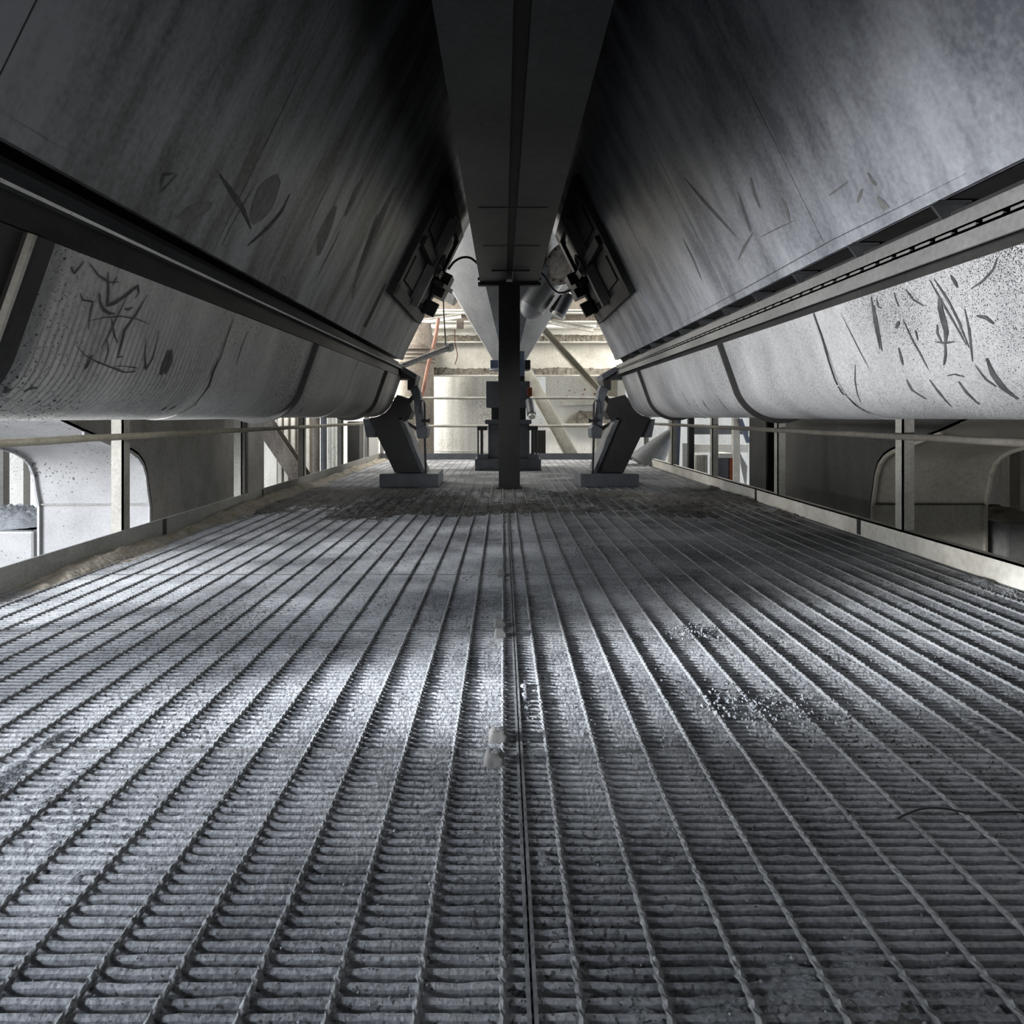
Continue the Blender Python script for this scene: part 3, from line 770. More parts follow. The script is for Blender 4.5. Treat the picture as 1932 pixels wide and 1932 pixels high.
# ------------------------------------------------------------------ railings
def railing_side(s, x, label):
    root = empty('railing', (x, 5.0, 0), label, 'railing', 'side railings')
    out = s
    for k in range(-1, 5):
        y = 3.25 + 1.48 * k
        if k == -1: y = 1.77
        a, b = sorted((x + out * 0.012, x + out * 0.072))
        mb = MB().box(a, b, y, y + 0.008, 0.02, 1.02)              # angle iron: one leg faces the camera
        c, d = sorted((x + out * 0.012, x + out * 0.020))
        mb.box(c, d, y, y + 0.06, 0.02, 1.02)
        mb.build('post', M['post'], root)
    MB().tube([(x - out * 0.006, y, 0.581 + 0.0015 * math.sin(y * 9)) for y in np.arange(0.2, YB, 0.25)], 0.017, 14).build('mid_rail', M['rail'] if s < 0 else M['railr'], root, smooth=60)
    MB().tube([(x - out * 0.006, 0.2, 1.02), (x - out * 0.006, YB, 1.02)], 0.019, 12).build('hand_rail', M['rail'], root, smooth=60)
    a, b = sorted((x, x + out * 0.010))
    mb = MB().box(a, b, 0.2, YB, 0.003, 0.102)
    if s > 0:
        mb.box(x, x + 0.05, 0.2, YB, 0.094, 0.102)
    mb.build('kick_plate', M['kick'] if s < 0 else M['web'], root)  # right plate's paler colour stands in for light striking it
    for y in (3.62, 5.1):
        a, b = sorted((x - out * 0.003, x + out * 0.001))
        MB().box(a, b, y - 0.012, y + 0.025, 0.01, 0.098).build('splice_plate', M['leg'], root)
    return root
railing_side(-1, XL, 'dusty angle-iron railing along the left edge, bright yard behind it')
railing_side(1, XR, 'dusty angle-iron railing along the right edge, dark casings behind it')

rb = empty('railing', (0.05, YB, 0), 'railing across the far end of the walkway', 'railing')
MB().box(XL, XR, YB, YB + 0.01, 0.0, 0.10).build('kick_plate', M['mach'], rb)
for z in (0.527, 0.968):
    MB().tube([(XL, YB + 0.03, z), (XR, YB + 0.03, z)], 0.021, 12).build('rail', M['post'], rb, smooth=60)
for x in (XL + 0.02, -1.36, 1.50, XR - 0.02):
    MB().box(x - 0.025, x + 0.025, YB + 0.015, YB + 0.065, 0, 1.0).build('post', M['post'], rb)

# ------------------------------------------------------------------ valve stack behind the column
vs = empty('rotary_valve', (0.06, 8.1, 0), 'blue-grey valve stack on a plinth behind the centre column', 'valve')
def pbox(px0, px1, py0, py1, y, d, nm, m, par=vs, bev=0.006):
    a = at(px0, py1, y); b = at(px1, py0, y)
    return MB().box(a.x, b.x, y, y + d, a.z, b.z).build(nm, m, par, bevel=bev)
pbox(896, 1021, 866, 887.5, 7.98, 0.7, 'plinth', M['mach'])
pbox(921, 999, 800, 866, 8.05, 0.5, 'lower_body', M['mach'])
pbox(915, 1003, 792, 800, 8.0, 0.6, 'flange', M['mach'])
pbox(927, 992, 769, 792, 8.1, 0.4, 'neck', M['leg'])
pbox(917, 1000, 719, 769, 8.0, 0.55, 'rotor_housing', M['mach'])
pbox(940, 990, 709, 719, 8.05, 0.4, 'neck', M['leg'])
pbox(940, 990, 662, 709, 8.0, 0.5, 'inlet_box', M['blue'])
pbox(925, 941, 679, 694, 8.05, 0.2, 'side_lug', M['blue'])
pbox(989, 1001, 679, 697, 8.05, 0.2, 'side_lug', M['leg'])
for px, s in ((909, -1), (1005, 1)):
    a = at(px, 858, 8.02); b = at(px, 812, 8.02)
    MB().tube([a, b], 0.018, 10).build('screw_jack', M['leg'], vs, smooth=50)
    a2 = at(px + s * 7, 858, 8.02); b2 = at(px + s * 7, 812, 8.02)
    MB().tube([a2, b2], 0.010, 8).build('guide_rod', M['black'], vs, smooth=50)
    pbox(px - 9, px + 10, 804, 812, 7.98, 0.2, 'jack_clamp', M['leg'])
    pbox(px - 9, px + 12, 857, 866, 7.98, 0.3, 'jack_foot', M['mach'])
mt = MB().tube([at(999, 757, 7.9), at(1003, 782, 7.75)], 0.055, 16).build('gear_motor', M['mach'], vs, smooth=40)
MB().tube([at(1003, 782, 7.75), at(1004, 787, 7.72)], 0.042, 16).build('motor_cap', M['pale'], mt, smooth=40)
pbox(995, 1004, 731, 748, 7.95, 0.1, 'terminal_box', M['rust'])

# ------------------------------------------------------------------ cone with side ducts behind
cn = empty('discharge_cone', (0.09, 8.8, H + 0.7), 'grey galvanised inverted cone above the valve stack', 'cone')
MB().lathe((0.09, 8.8, H), [(0.19, 0.66), (0.22, 0.73), (1.42, 2.6)], 8, 'z', math.pi / 8).build('cone_shell', M['cone'], cn)
MB().lathe((0.09, 8.8, H), [(0.19, 0.63), (0.28, 0.63), (0.28, 0.655), (0.19, 0.655)], 16, 'z').build('outlet_flange', M['mach'], cn, smooth=30)
MB().tube([at(872, 545, 9.2), at(800, 505, 9.2)], 0.28, 24).build('side_duct', M['cone'], cn, smooth=40)
pc = empty('inspection_pipe', tuple(at(1020, 560, 8.2)), 'inclined grey pipe with round bolted cover right of the girder end', 'pipe')
a = at(1003, 580, 8.05); b = at(1056, 500, 8.0)
MB().tube([a, b], 0.17, 28).build('pipe_barrel', M['cone'], pc, smooth=40)
bm_end = MB().lathe((0, 0, 0), [(0.02, -0.15), (0.08, -0.13), (0.14, -0.07), (0.17, 0.0)], 28, 'z')
q = (Vector(b) - Vector(a)).to_track_quat('Z', 'Y').to_matrix().to_4x4()
bm_end.xform(Matrix.Translation(a) @ q).build('domed_end', M['cone'], pc, smooth=60)
nrm = Vector((-0.62, -0.72, 0.12)).normalized()
Q = nrm.to_track_quat('Z', 'Y').to_matrix().to_4x4()
cc = at(1060, 497, 7.75)
fl = MB().lathe((0, 0, 0), [(0.18, -0.03), (0.26, -0.03), (0.26, 0.0), (0.18, 0.0)], 36, 'z').xform(Matrix.Translation(cc) @ Q).build('flange_ring', M['brown'], pc, smooth=30)
MB().lathe((0, 0, 0), [(0.01, 0.004), (0.19, 0.004), (0.19, -0.02), (0.01, -0.02)], 36, 'z').xform(Matrix.Translation(cc) @ Q).build('cover_plate', M['rustplate'], pc, smooth=30)
for k in range(12):
    g = 2 * math.pi * k / 12
    v = Matrix.Translation(cc) @ Q @ Vector((0.225 * math.cos(g), 0.225 * math.sin(g), 0.0))
    MB().lathe((0, 0, 0), [(0.002, 0), (0.013, 0), (0.013, 0.012), (0.002, 0.012)], 6, 'z').xform(Matrix.Translation(v) @ Q).build('bolt', M['black'], fl)
vb = empty('vibrator', tuple(at(1060, 590, 7.9)), 'dark vibrator with ribbed end cap on the cone, right side', 'vibrator')
MB().obox(at(1038, 582, 7.9), (0.13, 0, 0.18), (0.10, 0, -0.075), (0, 0.2, 0)).build('bracket', M['leg'], vb, bevel=0.01)
MB().tube([at(1055, 592, 7.75), at(1074, 556, 7.75)], 0.075, 20).build('housing', M['mach'], vb, smooth=40)
MB().tube([at(1055, 592, 7.75), at(1052, 598, 7.75)], 0.085, 20).build('end_cap', M['pale'], vb, smooth=40)
MB().bar(at(1040, 603, 7.85), at(1048, 588, 7.85), 0.03, 0.03).build('stud', M['pale'], vb)

def cable(name, pts, r, m, label, cat, group=None, n=24):
    P = [Vector(p) for p in pts]; out = []
    for i in range(len(P) - 1):
        p0, p1, p2, p3 = P[max(i - 1, 0)], P[i], P[i + 1], P[min(i + 2, len(P) - 1)]
        for k in range(n):
            t = k / n
            out.append(0.5 * ((2 * p1) + (p2 - p0) * t + (2 * p0 - 5 * p1 + 4 * p2 - p3) * t * t + (3 * p1 - p0 - 3 * p2 + p3) * t ** 3))
    out.append(P[-1])
    return tag(MB().tube(out, r, 8).build(name, m, None, smooth=60), label, cat, group)
cable('cable', [at(846, 508, 5.95), at(857, 494, 5.97), at(872, 486, 6.0), at(888, 487, 6.0), at(904, 500, 6.0)], 0.011, M['cable'], 'black cable arching from the left hatch to the girder end', 'cable', 'hatch cables')
cable('cable', [at(1016, 510, 6.0), at(1028, 522, 6.0), at(1040, 541, 6.0), at(1054, 552, 5.98), at(1072, 549, 5.95), at(1082, 540, 5.95)], 0.009, M['cable'], 'black cable sagging from the girder end to the right hatch', 'cable', 'hatch cables')

# ------------------------------------------------------------------ white pipe on the left with its hanger
wp = empty('hanging_pipe', tuple(at(806, 672, 7.0)), 'pale pipe with capped end hanging above the left trough end', 'pipe')
MB().tube([at(758, 691, 6.7), at(848, 656, 7.0)], 0.031, 16).build('barrel', M['pale'], wp, smooth=50)
MB().tube([at(845, 657, 6.99), at(852, 654.5, 7.02)], 0.048, 16).build('end_cap', M['pale'], wp, smooth=50)
MB().tube([at(841, 654, 7.0), at(839, 620, 7.0), at(837, 585, 7.0), at(836, 400, 7.0), Vector((at(836, 400, 7.0).x, 7.0, 3.3))], 0.008, 8).build('hanger_rod', M['post'], wp, smooth=50)
cable('wire', [at(858, 622, 8.0), at(859, 650, 8.0), at(863, 670, 8.0), at(858, 688, 8.0)], 0.005, M['rust'], 'thin rusty wire dangling beside the capped pale pipe', 'wire')

# ------------------------------------------------------------------ beyond the far railing
def girder_bg(y, z0, z1, x0, x1, w, m, label, dirt=True):
    root = empty('plate_girder', ((x0 + x1) / 2, y, z0), label, 'girder', 'girders beyond the far railing')
    MB().box(x0, x1, y, y + 0.02, z0, z1).build('web', m, root)
    MB().box(x0, x1, y - w / 2, y + w / 2, z0 - 0.02, z0).build('bottom_flange', M['pale'], root)
    MB().box(x0, x1, y - w / 2, y + w / 2, z1, z1 + 0.02).build('top_flange', M['pale'], root)
    if dirt:
        mb = MB(); n = 260; b = 0
        for i in range(n + 1):
            x = x0 + (x1 - x0) * i / n
            h = 0.10 + 0.05 * (fbm(np.array([x * 1.0]), np.array([y]), 3.0, 91, 4)[0] - 0.3) + 0.02 * nrs.rand()
            mb.v += [(x, y - w / 2 + 0.01 + 0.02 * nrs.rand(), z0 + 0.001), (x, y - 0.02, z0 + h), (x, y - 0.001, z0 + 0.001)]
        for i in range(n):
            for k in range(3):
                k2 = (k + 1) % 3
                mb.f.append((i * 3 + k, i * 3 + k2, i * 3 + 3 + k2, i * 3 + 3 + k))
        mb.build('dirt_bank', M['dirt'], root)
    return root
YG = 10.8
kz = lambda py, y=YG: H + (785 - py) / 1200 * y
girder_bg(YG, kz(708), kz(648), -4.5, 4.5, 0.26, M['web'], 'lower pale plate girder with dirt on its ledge, beyond the far railing')
girder_bg(YG + 0.3, kz(646, YG + .3), kz(622, YG + .3), -4.5, 4.5, 0.30, M['pale'], 'middle pale girder with dark dirt along it, beyond the far railing')
girder_bg(YG + 0.1, kz(606, YG), kz(592, YG), -4.5, 4.5, 0.30, M['brown'], 'upper brown girder beyond the far railing', False)
girder_bg(YG + 0.5, kz(577, YG), kz(548, YG), -4.5, 4.5, 0.30, M['brown'], 'topmost girder beyond the far railing, under the roof edge', False)
bx = at(868, 610, YG - 0.22)
tag(MB().box(bx.x - 0.06, bx.x + 0.06, bx.y, bx.y + 0.1, bx.z - 0.08, bx.z + 0.08).build('junction_box', M['brown'], None, bevel=0.006), 'small rusty junction box on the girders left of the cone', 'junction box')
for (a, b, w, lab) in (((800, 607), (870, 596), 0.05, 'left'), ((1040, 607), (1120, 622), 0.05, 'right')):
    tag(MB().ibeam(at(*a, YG - 0.4), at(*b, YG - 0.4), 0.08, 0.08, 0.008, (0, 0, 1)).build('roof_brace', M['pale']), 'slim pale brace slanting between the upper girders, %s of the cone' % lab, 'brace', 'slim braces')

sl = empty('silo', (-0.75, 12.7, -3), 'pale streaked steel silo behind the far railing, left of the column', 'silo')
MB().lathe((-0.72, 12.6, 0), [(1.22, -3.0), (1.22, 0.55), (1.22, 1.1), (1.22, 2.4)], 64, 'z').build('shell', M['silo'], sl, smooth=30)
for z in (0.05, 1.6):
    MB().lathe((-0.72, 12.6, z), [(1.22, 0), (1.23, 0), (1.23, 0.012), (1.22, 0.012)], 64, 'z').build('ring_seam', M['silo'], sl, smooth=30)

# brown standpipe and hoses
sp = empty('standpipe', tuple(at(795, 860, 10.3)), 'brown dirty standpipe at the left of the far railing', 'pipe')
p0 = at(784, 700, 10.35)
MB().lathe((p0.x, 10.45, 0), [(0.29, -3), (0.29, 1.75), (0.33, 1.76), (0.33, 1.83), (0.29, 1.84), (0.24, 2.2)], 28, 'z').build('barrel', M['brown'], sp, smooth=40)
for dz in (1.55, 1.62, 1.68):
    MB().lathe((p0.x, 10.45, dz), [(0.29, 0), (0.31, 0.005), (0.31, 0.03), (0.29, 0.035)], 28, 'z').build('hose_band', M['brown'], sp, smooth=40)
cable('hose', [at(827, 600, 10.0), at(821, 640, 10.0), at(808, 690, 10.05), at(802, 720, 10.05), at(797, 745, 10.1), at(789, 785, 10.1)], 0.03, M['hose'], 'thick orange hose running down beside the brown standpipe', 'hose', 'orange hoses')
cable('hose', [at(785, 632, 10.02), at(800, 648, 10.0), at(815, 660, 10.0), at(820, 668, 10.0)], 0.022, M['brown'], 'dirty hose wrapped across the brown standpipe', 'hose', 'orange hoses')

# braces and streaked panel on the right
def brace(p, q, y, w, d, label, m):
    a, b = at(*p, y), at(*q, y); t = (b - a).normalized()
    tag(MB().ibeam(a, b, w, d, 0.014, (t.z, 0, -t.x)).build('diagonal_brace', m), label, 'brace', 'diagonal braces')
brace((985, 690), (1086, 874), 10.3, 0.16, 0.21, 'broad steep diagonal brace right of the column, beyond the far railing', M['web'])
brace((1000, 594), (1180, 792), 10.5, 0.10, 0.11, 'narrow diagonal brace reaching the right trough end', M['casing_r'])
wpan = empty('streaked_panel', tuple(at(1090, 860, 11.6)), 'white streaked wall panel with rust spots, right of the broad brace', 'panel')
a = at(1030, 870, 11.6); b = at(1180, 690, 11.6)
MB().box(a.x, b.x, 11.6, 11.68, -3.0, b.z).build('sheet', M['wall'], wpan)
for (px, py, w_, h_) in ((1074, 737, 3, 5), (1085, 741, 2, 4), (1103, 735, 4, 7), (1100, 744, 3, 3), (1122, 743, 4, 4), (1070, 747, 2, 3), (1127, 746, 2, 2)):
    c = at(px, py, 11.595)
    MB().lathe((c.x, 11.597, c.z), [(0.004, 0.0), (w_ * 0.0033, 0.001), (w_ * 0.0045, 0.003)], 9, 'y').build('rust_spot', M['rust'], wpan)
lg = empty('ledge', tuple(at(1100, 800, 11.3)), 'ledge heaped with dark dirt against the white panel', 'ledge')
a = at(1060, 803, 11.3); b = at(1170, 799, 11.3)
MB().box(a.x, b.x, 11.3, 11.6, a.z, b.z).build('shelf_angle', M['pale'], lg)
mb = MB(); n = 60
for i in range(n + 1):
    t = i / n; px = 1066 + (1140 - 1066) * t
    top = 800 - 24 * min(1, t / 0.36) * (1 - 0.2 * max(0, t - 0.36)) - 2 * nrs.rand()
    c = at(px, top, 11.5); d = at(px, 799.5, 11.32)
    mb.v += [tuple(d), tuple(c), (c.x, 11.598, d.z)]
for i in range(n):
    for k in range(3):
        k2 = (k + 1) % 3
        mb.f.append((i * 3 + k, i * 3 + k2, i * 3 + 3 + k2, i * 3 + 3 + k))
mb.build('dirt_heap', M['dirt'], lg)
tag(MB().bar(at(1054, 762, 11.56), at(1140, 758, 11.56), 0.07, 0.075).build('steel_angle', M['web']), 'short horizontal steel angle in front of the white panel', 'angle')
dk = at(1020, 840, 11.0)
tag(MB().box(at(1003, 800, 11.9).x, at(1036, 800, 11.9).x + 0.3, 11.9, 12.1, -3.0, kz(812, 11.9)).build('cabinet', M['black'], None, bevel=0.01), 'black box filling the dark void behind the foot of the broad brace', 'cabinet')  # added black box standing in for a dark void
pp = at(1150, 700, 9.4)
tag(MB().box(at(1136, 700, 11).x, at(1175, 700, 11).x, 11.5, 11.65, -3.0, 3.0).build('pillar', M['casing_r']), 'pale stone-coloured pillar behind the right hopper edge', 'pillar')

# ------------------------------------------------------------------ casings beyond the side railings
def casing(s, label, mf, ms):
    root = empty('steel_casing', (s * 2.95, 5.0, -3.0), label, 'casing', 'casings beyond the railings')
    x0, x1 = (2.44, 3.20) if s < 0 else (2.55, 3.33)
    prof = [(2.0, 1.5), (2.1, 0.43), (3.41, 0.006), (3.70, -0.09), (4.03, -0.185), (4.17, -0.225), (4.25, -0.265), (4.31, -0.32), (4.35, -0.40), (4.37, -0.50), (4.40, -0.62), (4.40, -0.95), (4.43, -2.9)]
    mb = MB(); n = len(prof)
    # curved skin facing the camera
    sk = []
    for x in (x0, x1):
        sk += [(s * x, y, H + z) for y, z in prof]
        sk += [(s * x, y + 0.02, H + z + 0.012) for y, z in prof]
    fs = []
    for k in range(n - 1):
        A, B, C, D = k, k + 1, n + k, n + k + 1
        E = 2 * n
        fs += [(A, B, E + B, E + A), (C, E + C, E + D, D), (A, C, D, B), (E + A, E + B, E + D, E + C)]
    fs += [(0, 2 * n, 3 * n, n), (n - 1, 2 * n - 1, 4 * n - 1, 3 * n - 1)]
    mb.add(sk, fs); mb.build('front_skin', mf, root, smooth=35)
    # inner side wall
    side = [(y + 0.004, H + z) for y, z in prof] + [(5.93, H - 2.9), (5.93, H + 1.5)]
    a, b = sorted((s * x0, s * (x0 + 0.012)))
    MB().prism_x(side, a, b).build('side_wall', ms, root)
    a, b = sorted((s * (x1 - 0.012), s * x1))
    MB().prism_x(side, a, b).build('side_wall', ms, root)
    # rim that stands out along the edges of the skin
    for x in (x0, x1):
        mb = MB()
        for (y0, z0), (y1, z1) in zip(prof[3:], prof[4:]):
            t = Vector((0, y1 - y0, z1 - z0)).normalized(); nn = Vector((0, -t.z, t.y))
            if nn.y > 0: nn = -nn
            p = Vector((s * x - 0.008, y0, H + z0)); q_ = Vector((s * x - 0.008, y1, H + z1))
            mb.obox(p, (0.016, 0, 0), nn * 0.022, q_ - p)
        mb.build('edge_rim', mf, root)
    a, b = sorted((s * x0, s * x1))
    MB().box(a, b, 4.384, 4.40, H - 0.615, H - 0.605).build('seam_strip', ms, root)
    return root
casing(-1, 'pale sunlit steel casing with a curved front behind the left railing', M['casing_l'], M['casing_side'])
casing(1, 'tan steel casing with a curved front behind the right railing', M['casing_r'], M['side_r'])

def hcol(x, y, w, d, label, m):
    tag(MB().ibeam((x, y, -3.0), (x, y, 3.3), w, d, 0.02, (1, 0, 0)).build('steel_column', m), label, 'column', 'building columns')
hcol(-2.66, 6.55, 0.42, 0.24, 'dark building column behind the left railing, past the casing', M['casing_side'])
hcol(2.68, 6.4, 0.42, 0.24, 'dark building column behind the right railing, past the casing', M['black'])

# left near: column, dusty mound and concrete block beyond the casing
def far_col(pxa, pxb, y, m, nm, label, z0=-3.0, z1=3.0, cat='post', d=0.08):
    a = at(pxa, 800, y); b = at(pxb, 800, y)
    return tag(MB().box(a.x, b.x, y, y + d, z0, z1).build(nm, m), label, cat)
far_col(18, 44, 5.3, M['pale'], 'stanchion', 'pale stanchion at the far left, beside the pale casing', z1=H - 0.28)
far_col(-40, 6, 5.6, M['casing_side'], 'stanchion', 'dark stanchion at the far left edge of the frame', z1=H - 0.27)
a = at(-160, 1075, 4.45); b = at(64, 1001, 4.45)
tag(MB().box(a.x, b.x, 4.45, 5.2, -3.0, b.z).build('concrete_block', M['casing_l'], None, bevel=0.02), 'pale concrete block beside the left casing', 'block')
def mound(name, cx, cy, z, rx, ry, h, m, label):
    mb = MB(); n = 34
    for j in range(n + 1):
        for i in range(n + 1):
            u, v = i / n * 2 - 1, j / n * 2 - 1
            r_ = math.hypot(u, v)
            hh = h * max(0, 1 - r_ ** 1.6) * (0.8 + 0.4 * nrs.rand())
            mb.v.append((cx + u * rx, cy + v * ry, z + hh))
    for j in range(n):
        for i in range(n):
            mb.f.append((j * (n + 1) + i, j * (n + 1) + i + 1, (j + 1) * (n + 1) + i + 1, (j + 1) * (n + 1) + i))
    return tag(mb.build(name, m, None, smooth=60), label, 'dust heap', kind='stuff')
mound('dust_heap', (a.x + b.x) / 2, 4.8, b.z, 0.40, 0.36, 0.12, M['dust'], 'pale dust heaped on the concrete block at the far left')
# right near
a = at(1898, 1060, 4.3); b = at(1990, 985, 4.3)
tag(MB().box(a.x, b.x, 4.3, 5.0, -3.0, b.z).build('concrete_block', M['conc'], None, bevel=0.02), 'grey concrete block at the far right, beside the tan casing', 'block')
mound('dust_heap', (a.x + b.x) / 2, 4.6, b.z, 0.22, 0.30, 0.07, M['silt'], 'brown dust heaped on the concrete block at the far right')
far_col(1905, 1925, 5.2, M['casing_r'], 'stanchion', 'brown stanchion at the far right, beyond the tan casing', z1=H - 0.2)

# left middle distance: brace, cladding and pipes
tag(MB().ibeam(at(500, 800, 8.2), at(585, 925, 8.2), 0.2, 0.2, 0.015, (0, 1, 0)).build('diagonal_brace', M['brown']), 'brown diagonal brace behind the left railing, past the dark column', 'brace', 'diagonal braces')
lc = empty('cladding_wall', tuple(at(560, 900, 10.5)), 'brown stained wall cladding behind the left railing', 'wall panel')
a = at(522, 800, 10.5); b = at(592, 800, 10.5)
MB().box(a.x, b.x, 10.5, 10.6, -3, 3.0).build('sheet', M['brown'], lc)
for px in (528, 540, 553, 566, 580):
    c = at(px, 800, 10.47)
    MB().box(c.x - 0.03, c.x + 0.03, 10.45, 10.5, -3, 3).build('rib', M['web'], lc)
words = ['first', 'second', 'third', 'fourth', 'fifth']
for i, (px, r_, m_) in enumerate(((597, 0.05, M['brown']), (611, 0.045, M['mach']), (622, 0.03, M['pale']), (630, 0.028, M['pale']), (638, 0.028, M['web']))):
    c = at(px, 800, 9.3)
    tag(MB().lathe((c.x, 9.3, 0), [(r_, -3), (r_, 3)], 16, 'z').build('vertical_pipe', m_, None, smooth=40), 'vertical pipe behind the left railing, %s of five from the left' % words[i], 'pipe', 'vertical pipes on the left')
c0 = at(655, 880, 9.6); c1 = at(678, 795, 9.6)
cab = empty('cabinet', (c0.x, 9.6, -3), 'dark upright cabinet left of the left leg', 'cabinet')
MB().box(c0.x, c1.x, 9.6, 9.9, -3, c1.z).build('body', M['leg'], cab, bevel=0.01)
MB().box(c0.x + 0.01, c1.x - 0.01, 9.585, 9.6, -0.2, c1.z - 0.03).build('door', M['black'], cab)
cable('hose', [at(713, 858, 9.9), at(712, 868, 9.9), at(713, 874, 9.7)], 0.03, M['hose'], 'stub of orange hose by the left leg foot', 'hose')
c0 = at(686, 880, 10.2); c1 = at(712, 790, 10.2)
tag(MB().box(c0.x, c1.x, 10.2, 10.3, -3, c1.z).build('panel', M['pale']), 'pale panel seen past the left leg', 'panel')

# right middle distance
far_col(1262, 1272, 9.2, M['web'], 'stanchion', 'stanchion behind the right railing, nearest the right leg')
far_col(1300, 1310, 8.6, M['column'], 'stanchion', 'dark stanchion behind the right railing, between leg and cabinet')
far_col(1384, 1396, 9.0, M['web'], 'stanchion', 'pale stanchion behind the right railing, right of the grey cabinet')
rc = empty('small_cone', tuple(at(1245, 850, 9.0)), 'small grey cone behind the right leg', 'cone')
c = at(1250, 870, 8.9)
MB().tube([at(1268, 812, 8.9), at(1215, 880, 8.9)], 0.05, 24, True, 0.26).build('shell', M['cone'], rc, smooth=40)
tag(MB().bar(at(1282, 760, 8.4), at(1262, 1250, 8.4), 0.03, 0.05).build('bent_plate', M['blue']), 'tall bluish plate leaning behind the right railing', 'plate')
c0 = at(1289, 892, 8.8); c1 = at(1305, 836, 8.8)
tag(MB().box(c0.x, c1.x, 8.8, 8.84, c0.z - 1.0, c1.z).build('panel', M['pale']), 'white upright panel behind the right railing, by the rippled sheet', 'panel')
rs = MB(); n = 40
a = at(1312, 900, 8.9); b = at(1336, 858, 8.9)
for i in range(n + 1):
    x = a.x + (b.x - a.x) * i / n
    rs.v += [(x, 8.9 + 0.012 * math.sin(i * 1.3), a.z - 1.0), (x, 8.9 + 0.012 * math.sin(i * 1.3 + 0.5), b.z), (x, 8.93 + 0.012 * math.sin(i * 1.3 + 0.5), b.z), (x, 8.93 + 0.012 * math.sin(i * 1.3), a.z - 1.0)]
for i in range(n):
    for k in range(4):
        k2 = (k + 1) % 4
        rs.f.append((i * 4 + k, i * 4 + k2, i * 4 + 4 + k2, i * 4 + 4 + k))
rs.f += [(0, 1, 2, 3), (n * 4, n * 4 + 3, n * 4 + 2, n * 4 + 1)]
tag(rs.build('rippled_sheet', M['web'], None, smooth=60), 'rippled cream sheet behind the right railing', 'sheet')
for z_, nm in ((846, 'lower'), (812, 'upper')):
    a = at(1308, z_, 9.5); b = at(1412, z_, 9.5)
    tag(MB().box(a.x, b.x, 9.5, 9.6, a.z - 0.06, a.z + 0.06).build('cross_beam', M['pale'] if nm == 'lower' else M['mach']), '%s horizontal beam behind the right railing' % nm, 'beam', 'beams on the right')
cb = empty('cabinet', tuple(at(1368, 910, 8.2)), 'grey cabinet with a white top and rusty edge behind the right railing', 'cabinet')
a = at(1353, 912, 8.2); b = at(1382, 864, 8.2)
MB().box(a.x, b.x - 0.04, 8.2, 8.5, a.z - 1.5, b.z).build('body', M['mach'], cb, bevel=0.01)
MB().box(a.x + 0.02, b.x, 8.18, 8.52, b.z, b.z + 0.06).build('top', M['pale'], cb, bevel=0.01)
MB().box(b.x - 0.04, b.x, 8.19, 8.5, a.z - 1.5, b.z).build('edge_strip', M['rust'], cb)
a = at(1394, 850, 8.0); b = at(1410, 880, 8.0); c = at(1408, 925, 8.0)
mb = MB()
for y in (8.0, 8.02):
    mb.v += [(a.x, y, a.z), (b.x, y, b.z), (c.x, y, c.z), (at(1398, 878, 8).x, y, at(1398, 878, 8).z)]
mb.f += [(0, 1, 2, 3), (7, 6, 5, 4), (0, 4, 5, 1), (1, 5, 6, 2), (2, 6, 7, 3), (3, 7, 4, 0)]
tag(mb.build('gusset_plate', M['pale']), 'white pointed gusset plate beside the right dark column', 'plate')
tag(MB().bar(at(1396, 790, 9.0), at(1412, 835, 9.0), 0.05, 0.05).build('thin_brace', M['blue']), 'thin bluish brace beside the right dark column', 'brace')

# ------------------------------------------------------------------ small things on the floor
def clip(x, y, sc, label):
    root = empty('grating_clip', (x, y, 0.004), label, 'clip', 'grating clips')
    mb = MB(); n = 10
    for j in range(n + 1):
        for i in range(n + 1):
            u, v = i / n * 2 - 1, j / n * 2 - 1
            e = max(abs(u), abs(v))
            z = 0.020 * (1 - e ** 5) + 0.003 * nrs.rand()
            mb.v.append((x + u * 0.021 * sc + nrs.normal(0, 0.0004), y + v * 0.022 * sc + nrs.normal(0, 0.0004), 0.003 + z * sc))
    for j in range(n):
        for i in range(n):
            mb.f.append((j * (n + 1) + i, j * (n + 1) + i + 1, (j + 1) * (n + 1) + i + 1, (j + 1) * (n + 1) + i))
    mb.build('saddle', M['conc'], root, smooth=50)
    MB().lathe((x + 0.004, y, 0.018 * sc), [(0.001, 0), (0.009, 0), (0.009, 0.007), (0.001, 0.0075)], 6, 'z').build('bolt_head', M['rods'], root)
for (px, py, lab) in ((940, 1396, 'clip on the near row joint, behind the joint line'), (932, 1440, 'clip on the near row joint, in front of the joint line'),
                      (943, 1182, 'clip on the second row joint, behind the joint line'), (944, 1201, 'clip on the second row joint, in front of the joint line'),
                      (946, 1086, 'clip on the third row joint, left of the centre seam')):
    Yv = H * 1200 / (py - 785)
    clip((px - 949) / 1200 * Yv, Yv, 0.95, 'dust-caked grating ' + lab)
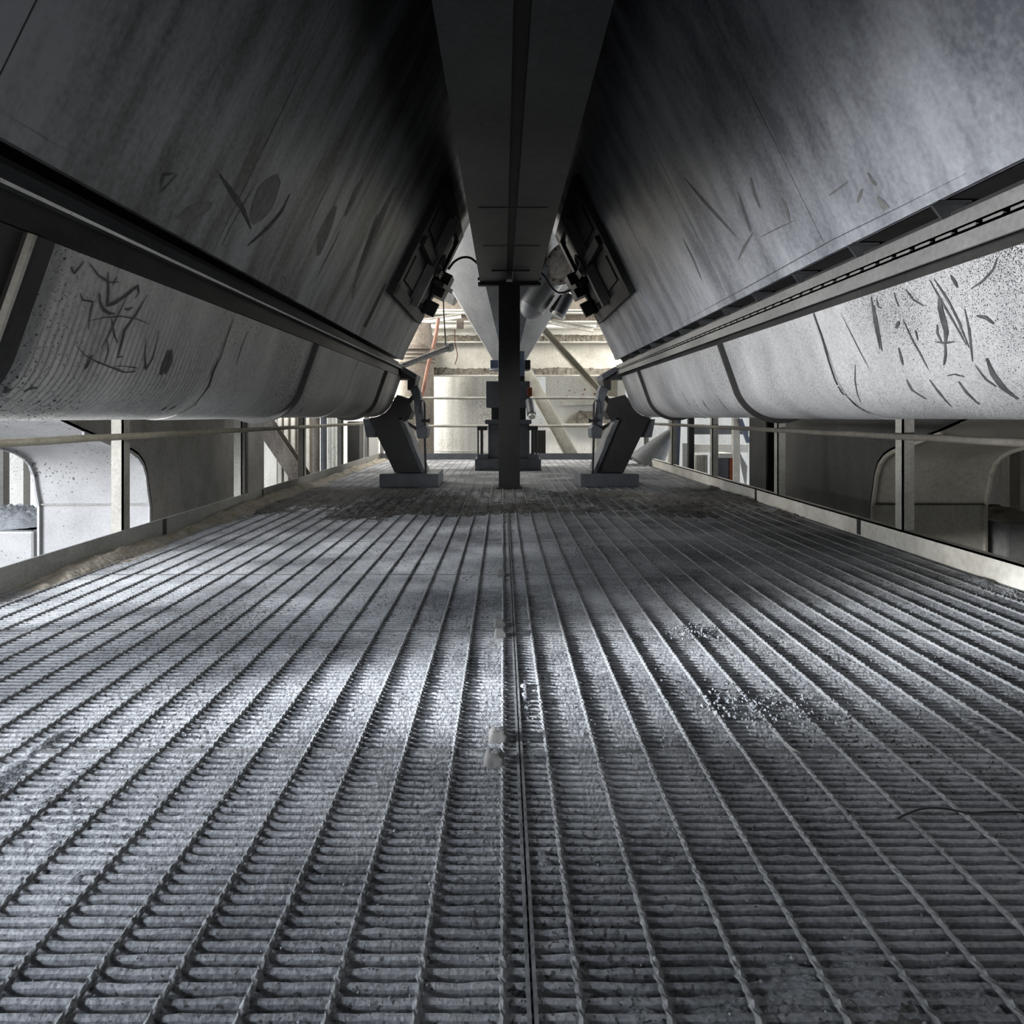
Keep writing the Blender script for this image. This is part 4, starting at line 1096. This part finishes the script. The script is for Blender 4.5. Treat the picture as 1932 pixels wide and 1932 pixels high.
def fl_pt(px, py, z=0.006):
    Yv = (H - z) * 1200 / (py - 785); return Vector(((px - 949) / 1200 * Yv, Yv, z))
w1 = [fl_pt(1693, 1545), fl_pt(1712, 1535, 0.010), fl_pt(1745, 1525, 0.014), fl_pt(1785, 1526, 0.010), fl_pt(1830, 1534), fl_pt(1870, 1532, 0.012), fl_pt(1932, 1533), fl_pt(2000, 1545)]
cable('loose_wire', w1, 0.0016, M['cable'], 'thin dark wire lying across the grating at the lower right', 'wire', 'loose wires', 12)
cable('loose_wire', [fl_pt(1482, 1400), fl_pt(1492, 1410, 0.012), fl_pt(1502, 1416, 0.010), fl_pt(1510, 1420)], 0.0016, M['post'], 'short pale wire end on the grating, right of centre', 'wire', 'loose wires', 12)
# crumbs of dust
mb = MB()
def crumb(x, y, z, r_):
    b = len(mb.v)
    for (u, v, w) in ((1, 0, 0), (-1, 0, 0), (0, 1, 0), (0, -1, 0), (0, 0, 1), (0, 0, -1)):
        k = r_ * (0.6 + 0.8 * nrs.rand())
        mb.v.append((x + u * k, y + v * k, z + w * k * 0.8))
    mb.f.extend([(b + i, b + j, b + k) for i, j, k in ((0, 2, 4), (2, 1, 4), (1, 3, 4), (3, 0, 4), (2, 0, 5), (1, 2, 5), (3, 1, 5), (0, 3, 5))])
for _ in range(2600):
    y = 0.7 + 2.6 * nrs.rand() ** 1.4; x = XL + 0.1 + (XR - XL - 0.2) * nrs.rand()
    crumb(x, y, 0.0015, 0.0012 + 0.0022 * nrs.rand() ** 3)
for (cx, cy, sg, n_) in ((0.55, 1.50, 0.05, 160), (0.68, 1.46, 0.05, 90), (0.60, 2.0, 0.04, 90), (-0.35, 4.6, 0.16, 160), (1.95, 2.4, 0.05, 120)):
    for _ in range(n_):
        crumb(cx + nrs.normal(0, sg), cy + nrs.normal(0, sg), 0.006, 0.002 + 0.004 * nrs.rand() ** 2)
tag(mb.build('dust_crumbs', M['dust']), 'crumbs of dust scattered over the grating', 'crumbs', kind='stuff')
